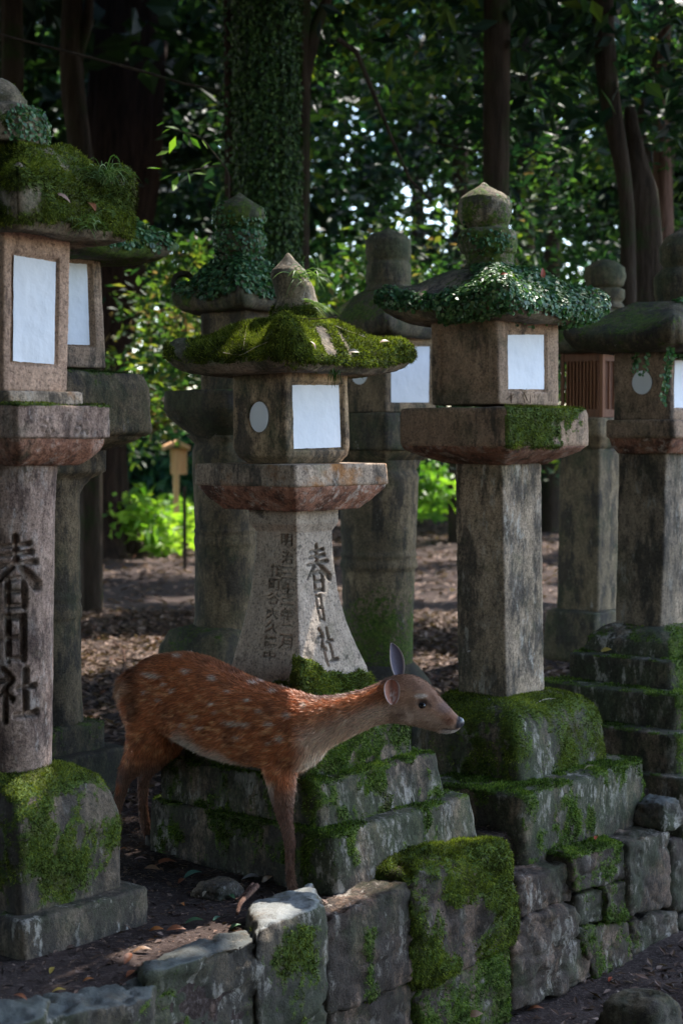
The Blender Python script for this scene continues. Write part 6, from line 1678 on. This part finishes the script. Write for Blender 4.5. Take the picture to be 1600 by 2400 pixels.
# ------------------------------------------------------------------ single fallen leaves, twigs, tufts: dropped onto whatever lies under the pixel
dgx = bpy.context.evaluated_depsgraph_get(); dgx.update()
def hit(u, v):
    d = Vector(ray(u, v)).normalized()
    ok, loc, nor, *_ = SC.ray_cast(dgx, Vector(EYE), d)
    return (np.array(loc), np.array(nor)) if ok else (P(u, v, 6), np.array([0, 0, 1.0]))
LC = {'yellow': (.42, .30, .06), 'orange': (.42, .15, .04), 'rust': (.25, .085, .035), 'brown': (.20, .11, .06), 'pink': (.36, .22, .18), 'green': (.05, .12, .05), 'pale': (.45, .38, .27), 'bluegreen': (.10, .22, .16), 'red': (.36, .07, .03), 'grey': (.30, .27, .26)}
for k in LC: M['L_' + k] = plain('leaf_' + k, LC[k], .5, .4)
def one_leaf(u, v, px, ang, colr, label, width=.42, up=0.0, seed=0, hitpt=None):
    g = np.random.default_rng(seed + int(u))
    c, n = hit(u, v) if hitpt is None else hitpt
    if n[2] < 0: n = -n
    n = unit(n + np.array([0, -.15, .5]))
    L = px / FPX * c[1] * 1.15
    d = np.array([math.cos(R(ang)), math.sin(R(ang)) * 1.0, 0]); d = unit(d - n * (d @ n) + np.array([0, 0, up]))
    s = unit(np.cross(d, n)); nn = np.cross(s, d)
    k = 7; t = np.linspace(0, 1, k)
    w = L * width * np.sin(np.pi * t ** .85) / 2; w[0] = w[-1] = L * .012
    curl = .12 * L * np.sin(np.pi * t) + .1 * L * (t - .5)
    V = []
    for sh in (0, -.0006):
        for i in range(k):
            b0 = c + n * (.006 + sh) + d * (t[i] - .5) * L + nn * curl[i]
            V += [b0 - s * w[i] + nn * w[i] * .35, b0, b0 + s * w[i] + nn * w[i] * .35]
    V = np.array(V); F = []
    for i in range(k - 1):
        for j in range(2):
            a = i * 3 + j
            F.append((a, a + 1, a + 4, a + 3)); F.append((a + 3 + 3 * k, a + 4 + 3 * k, a + 1 + 3 * k, a + 3 * k))
    return mk('fallen_leaf', V, np.array(F), M['L_' + colr], None, label=label, cat='leaf', group='single fallen leaves')
for a in [
    (122, 2280, 26, 80, 'yellow', 'small yellow leaf on the soil in front of the leftmost lantern base'),
    (207, 2303, 24, 20, 'orange', 'orange leaf on the soil below the small pebble'),
    (138, 2328, 28, 10, 'yellow', 'bright yellow leaf lying on the flat grey stone at the bottom left'),
    (46, 2344, 34, -20, 'rust', 'rust coloured leaf at the bottom left corner of the soil'),
    (299, 2252, 40, 80, 'rust', 'upright curled rust leaf at the left end of the blue grey wall block'),
    (306, 2288, 30, 60, 'rust', 'rust leaf tucked against the blue grey wall block'),
    (333, 2234, 40, 12, 'brown', 'long brown leaf lying above the blue grey wall block'),
    (367, 2184, 30, 0, 'orange', 'left one of the two touching orange brown leaves in mid soil'),
    (412, 2184, 40, 10, 'rust', 'right one of the two touching orange brown leaves in mid soil'),
    (427, 2125, 22, -60, 'orange', 'small bright orange leaf in the middle of the soil patch'),
    (388, 2029, 48, 20, 'rust', 'long pinkish rust leaf below the deer belly'),
    (356, 2041, 34, 5, 'brown', 'brown leaf left of the long pinkish leaf under the deer'),
    (329, 2018, 26, 0, 'pink', 'short pink brown leaf beside the base corner of the leftmost lantern'),
    (290, 1994, 16, 0, 'orange', 'tiny orange leaf scrap touching the mossy base of the leftmost lantern'),
    (392, 1992, 22, 0, 'red', 'dark red leaf in the shade behind the deer hind legs'),
    (452, 2056, 44, 35, 'bluegreen', 'glossy blue green leaf on the soil under the deer belly'),
    (426, 2070, 26, 60, 'rust', 'rust leaf just left of the glossy blue green leaf'),
    (481, 2098, 18, 60, 'pale', 'pale beige leaf beside the half buried flat stone'),
    (455, 2166, 40, 10, 'green', 'broad dark green leaf above the blue grey wall block'),
    (508, 2158, 22, 50, 'bluegreen', 'small blue green leaf right of the broad dark green one'),
    (551, 2178, 30, 40, 'green', 'green leaf at the joint of the two left wall blocks'),
    (540, 2108, 34, -50, 'green', 'dark green leaf below the half buried flat stone'),
    (628, 2062, 30, 20, 'brown', 'brown folded leaf just left of the deer front hoof'),
    (590, 2064, 44, 5, 'grey', 'grey brown leaf under the deer behind the sunlit stone'),
    (1396, 1968, 18, 70, 'red', 'small red leaf on the mossy wall top at the right'),
    (1310, 2003, 24, 0, 'grey', 'grey leaf on the wall top below the third lantern steps'),
    (1380, 1803, 24, 10, 'pale', 'pale leaf on the lower step of the creeper-roofed lantern'),
    (1421, 1526, 24, -15, 'yellow', 'ochre leaf on a dark step of the right-edge lantern'),
    (1180, 645, 16, 0, 'red', 'small red leaf on the left part of the creeper roof'),
    (142, 468, 40, -8, 'pink', 'long pale brown leaf on the roof of the leftmost lantern'),
    (212, 488, 40, -50, 'rust', 'rust leaf stuck in the moss under the grass tuft of the left roof'),
    (729, 811, 24, -30, 'brown', 'brown leaf on the front moss of the middle roof'),
    (827, 827, 24, 0, 'pale', 'pale leaf near the front edge of the middle roof'),
    (901, 806, 26, 30, 'brown', 'dark curled leaf near the right corner of the middle roof'),
    (986, 1698, 24, 30, 'pale', 'pale green leaf on the mossy step under the deer chin'),
    (1100, 1528, 10, 0, 'grey', 'tiny grey leaf far between the pillars'),
    (1255, 2370, 34, 0, 'rust', 'rust leaf on the path at the bottom right'),
    (1110, 2378, 36, 10, 'brown', 'brown leaf at the foot of the wall on the path'),
    (1430, 2300, 20, 60, 'red', 'reddish leaf on the path below the wall end')][:]:
    one_leaf(*a)
one_leaf(1269, 644, 26, 90, 'red', 'reddish leaf standing upright on the creeper roof', up=2.5)
def dropline(lst, lift=.006):
    out = []
    for u, v in lst:
        c, n = hit(u, v); out.append(c + n * lift)
    return out
def airline(lst, D): return [P(u, v, D) for u, v in lst]
def stick(name, label, pts, r0, r1, mat='barkr', cat='twig'):
    V, Fs = tube(pts, np.linspace(r0, r1, len(pts)), 7)
    return mk(name, V, Fs, M[mat], None, {'moss': np.zeros(len(V)), 'stain_shade': np.zeros(len(V))}, label=label, cat=cat)
M['straw'] = plain('dry_straw', (.36, .30, .22), .8)
stick('twig', 'dry straw lying slantwise on the left slope of the middle roof', dropline([(581, 762), (574, 780), (570, 805), (571, 822)]), .0018, .0012, 'straw')
stick('twig', 'long pale dry stalk across the right slope of the middle roof', dropline([(783, 760), (805, 772), (835, 785), (863, 794)], .01), .002, .0012, 'straw')
stick('twig', 'thin dark twig at the foot of the middle finial', airline([(655, 740), (700, 746), (745, 748), (790, 742)], 5.9), .003, .0015, 'barkd')
stick('twig', 'thin stalk along the left front edge of the middle roof', dropline([(527, 830), (560, 829), (600, 818), (628, 805)], .01), .0018, .001, 'straw')
stick('twig', 'curved twig on the base of the creeper-roofed lantern', dropline([(1258, 1650), (1275, 1641), (1300, 1638)]), .002, .0014, 'straw')
stick('twig', 'thin dark twig on the leaf carpet behind the leftmost lantern', dropline([(268, 1508), (290, 1530), (296, 1555), (288, 1578)], .02), .008, .004, 'barkr')
stick('wood_shard', 'splintered piece of reddish bark beside the sunlit stone', [P(602, 2083, 5.2) + [0, 0, .01], P(580, 2100, 5.15), P(562, 2118, 5.08), P(556, 2142, 5.02)], .011, .006, 'barkr', 'wood')
stick('wood_shard', 'thin long splinter parallel to the bark piece', [P(592, 2078, 5.22) + [0, 0, .01], P(570, 2100, 5.16), P(552, 2110, 5.12)], .005, .004, 'barkr', 'wood')

def ribbon(base, d0, L, w, droop, g, k=8):
    t = np.linspace(0, 1, k); d = unit(np.array(d0, float)); pts = []; p = np.array(base, float)
    for i in range(k):
        pts.append(p.copy()); dd = unit(d + np.array([0, 0, -1]) * droop * (i / k) ** 1.2 * 2.2); p = p + dd * L / (k - 1)
    pts = np.array(pts); T = unit(np.gradient(pts, axis=0)); s = unit(np.cross(T, g.normal(size=3)))
    wv = (w * (1 - t ** 2) + .0003)[:, None] / 2
    V = np.stack([pts - s * wv, pts + s * wv], 1).reshape(-1, 3)
    F = np.array([(2 * i, 2 * i + 1, 2 * i + 3, 2 * i + 2) for i in range(k - 1)])
    return V, F
def tuft(label, base, n, L, w, seed, spread=.03, droop=.9, dirb=(0, -.3, .8), side=1.0, name='grass_tuft', mat='grass', cat='grass'):
    g = np.random.default_rng(seed); VV, FF, vv, o = [], [], [], 0
    for i in range(n):
        b_ = np.array(base) + g.normal(size=3) * spread * np.array([1, .6, .35])
        V, F = ribbon(b_, np.array(dirb) + g.normal(size=3) * side * [.7, .4, .3], L * g.uniform(.5, 1.25), w, droop * g.uniform(.7, 1.3), g)
        VV.append(V); FF.append(F + o); o += len(V); vv += [g.uniform(0, 1)] * len(V)
    return mk(name, np.concatenate(VV), np.concatenate(FF), M[mat], None, {'v': vv}, label=label, cat=cat)
c, n = hit(240, 440)
tuft('green grass tuft growing in the moss on the roof of the leftmost lantern', P(243, 425, c[1]), 60, .12, .0035, 701, .014, 1.2, (.15, -.2, .8), .8)
tuft('long single arching grass blade above the left roof tuft', P(243, 422, c[1]), 2, .14, .003, 702, .003, 1.1, (.35, 0, 1.0), .08)
c2, n = hit(715, 665)
tuft('grass hanging from the right side of the middle finial', P(708, 645, c2[1]), 60, .12, .003, 703, .024, 1.3, (.25, -.3, .2), .6)
tuft('lower fan of grass at the foot of the middle finial', P(712, 705, c2[1]), 30, .12, .003, 704, .014, .6, (.8, -.3, -.1), .35)
tuft('wisps of grass hanging under the moss at the right end of the left roof', P(205, 520, 4.85), 22, .10, .002, 705, .02, 1.3, (.1, -.3, .2), .5)
tuft('little grass sprig under the left corner of the middle roof', P(425, 858, 6.2), 6, .055, .003, 706, .008, .9, (.2, -.3, .6), .5)
tuft('dry brown rootlets hanging from the front moss of the middle roof', P(783, 868, 5.62), 26, .06, .003, 707, .012, 1.4, (0, -.3, -.5), .3, name='rootlets', mat='mossd', cat='moss')
tuft('dry withered fern on the platform in front of the creeper-roofed lantern window', P(1215, 938, 6.78), 30, .05, .004, 708, .05, .5, (.1, -.3, .9), .5, name='dry_fern', mat='litter', cat='fern')
# creeper strands hanging from the right-edge roof
g = np.random.default_rng(9)
hang = thing('hanging_creeper', P(1540, 815, 7.6), 'small leaved creeper strands hanging from the roof edge of the right-edge lantern', 'creeper')
for (u, v0, v1, D) in [(1495, 815, 872, 7.85), (1522, 812, 880, 7.75), (1566, 815, 950, 7.55), (1575, 815, 890, 7.55)]:
    m = int((v1 - v0) / 2.2)
    pts = P(u + g.normal(size=m) * 4 - (np.arange(m) / m) * 12, np.linspace(v0, v1, m), D - .03)
    DV, DF = discs(pts, unit(g.normal(size=(m, 3)) * .5 + [0, -1, .3]), .009 * g.uniform(.6, 1.2, m), g)
    mk('strand', DV, DF, M['creep'], hang, {'v': np.repeat(g.uniform(.2, .9, m), 6)}, smooth=False)
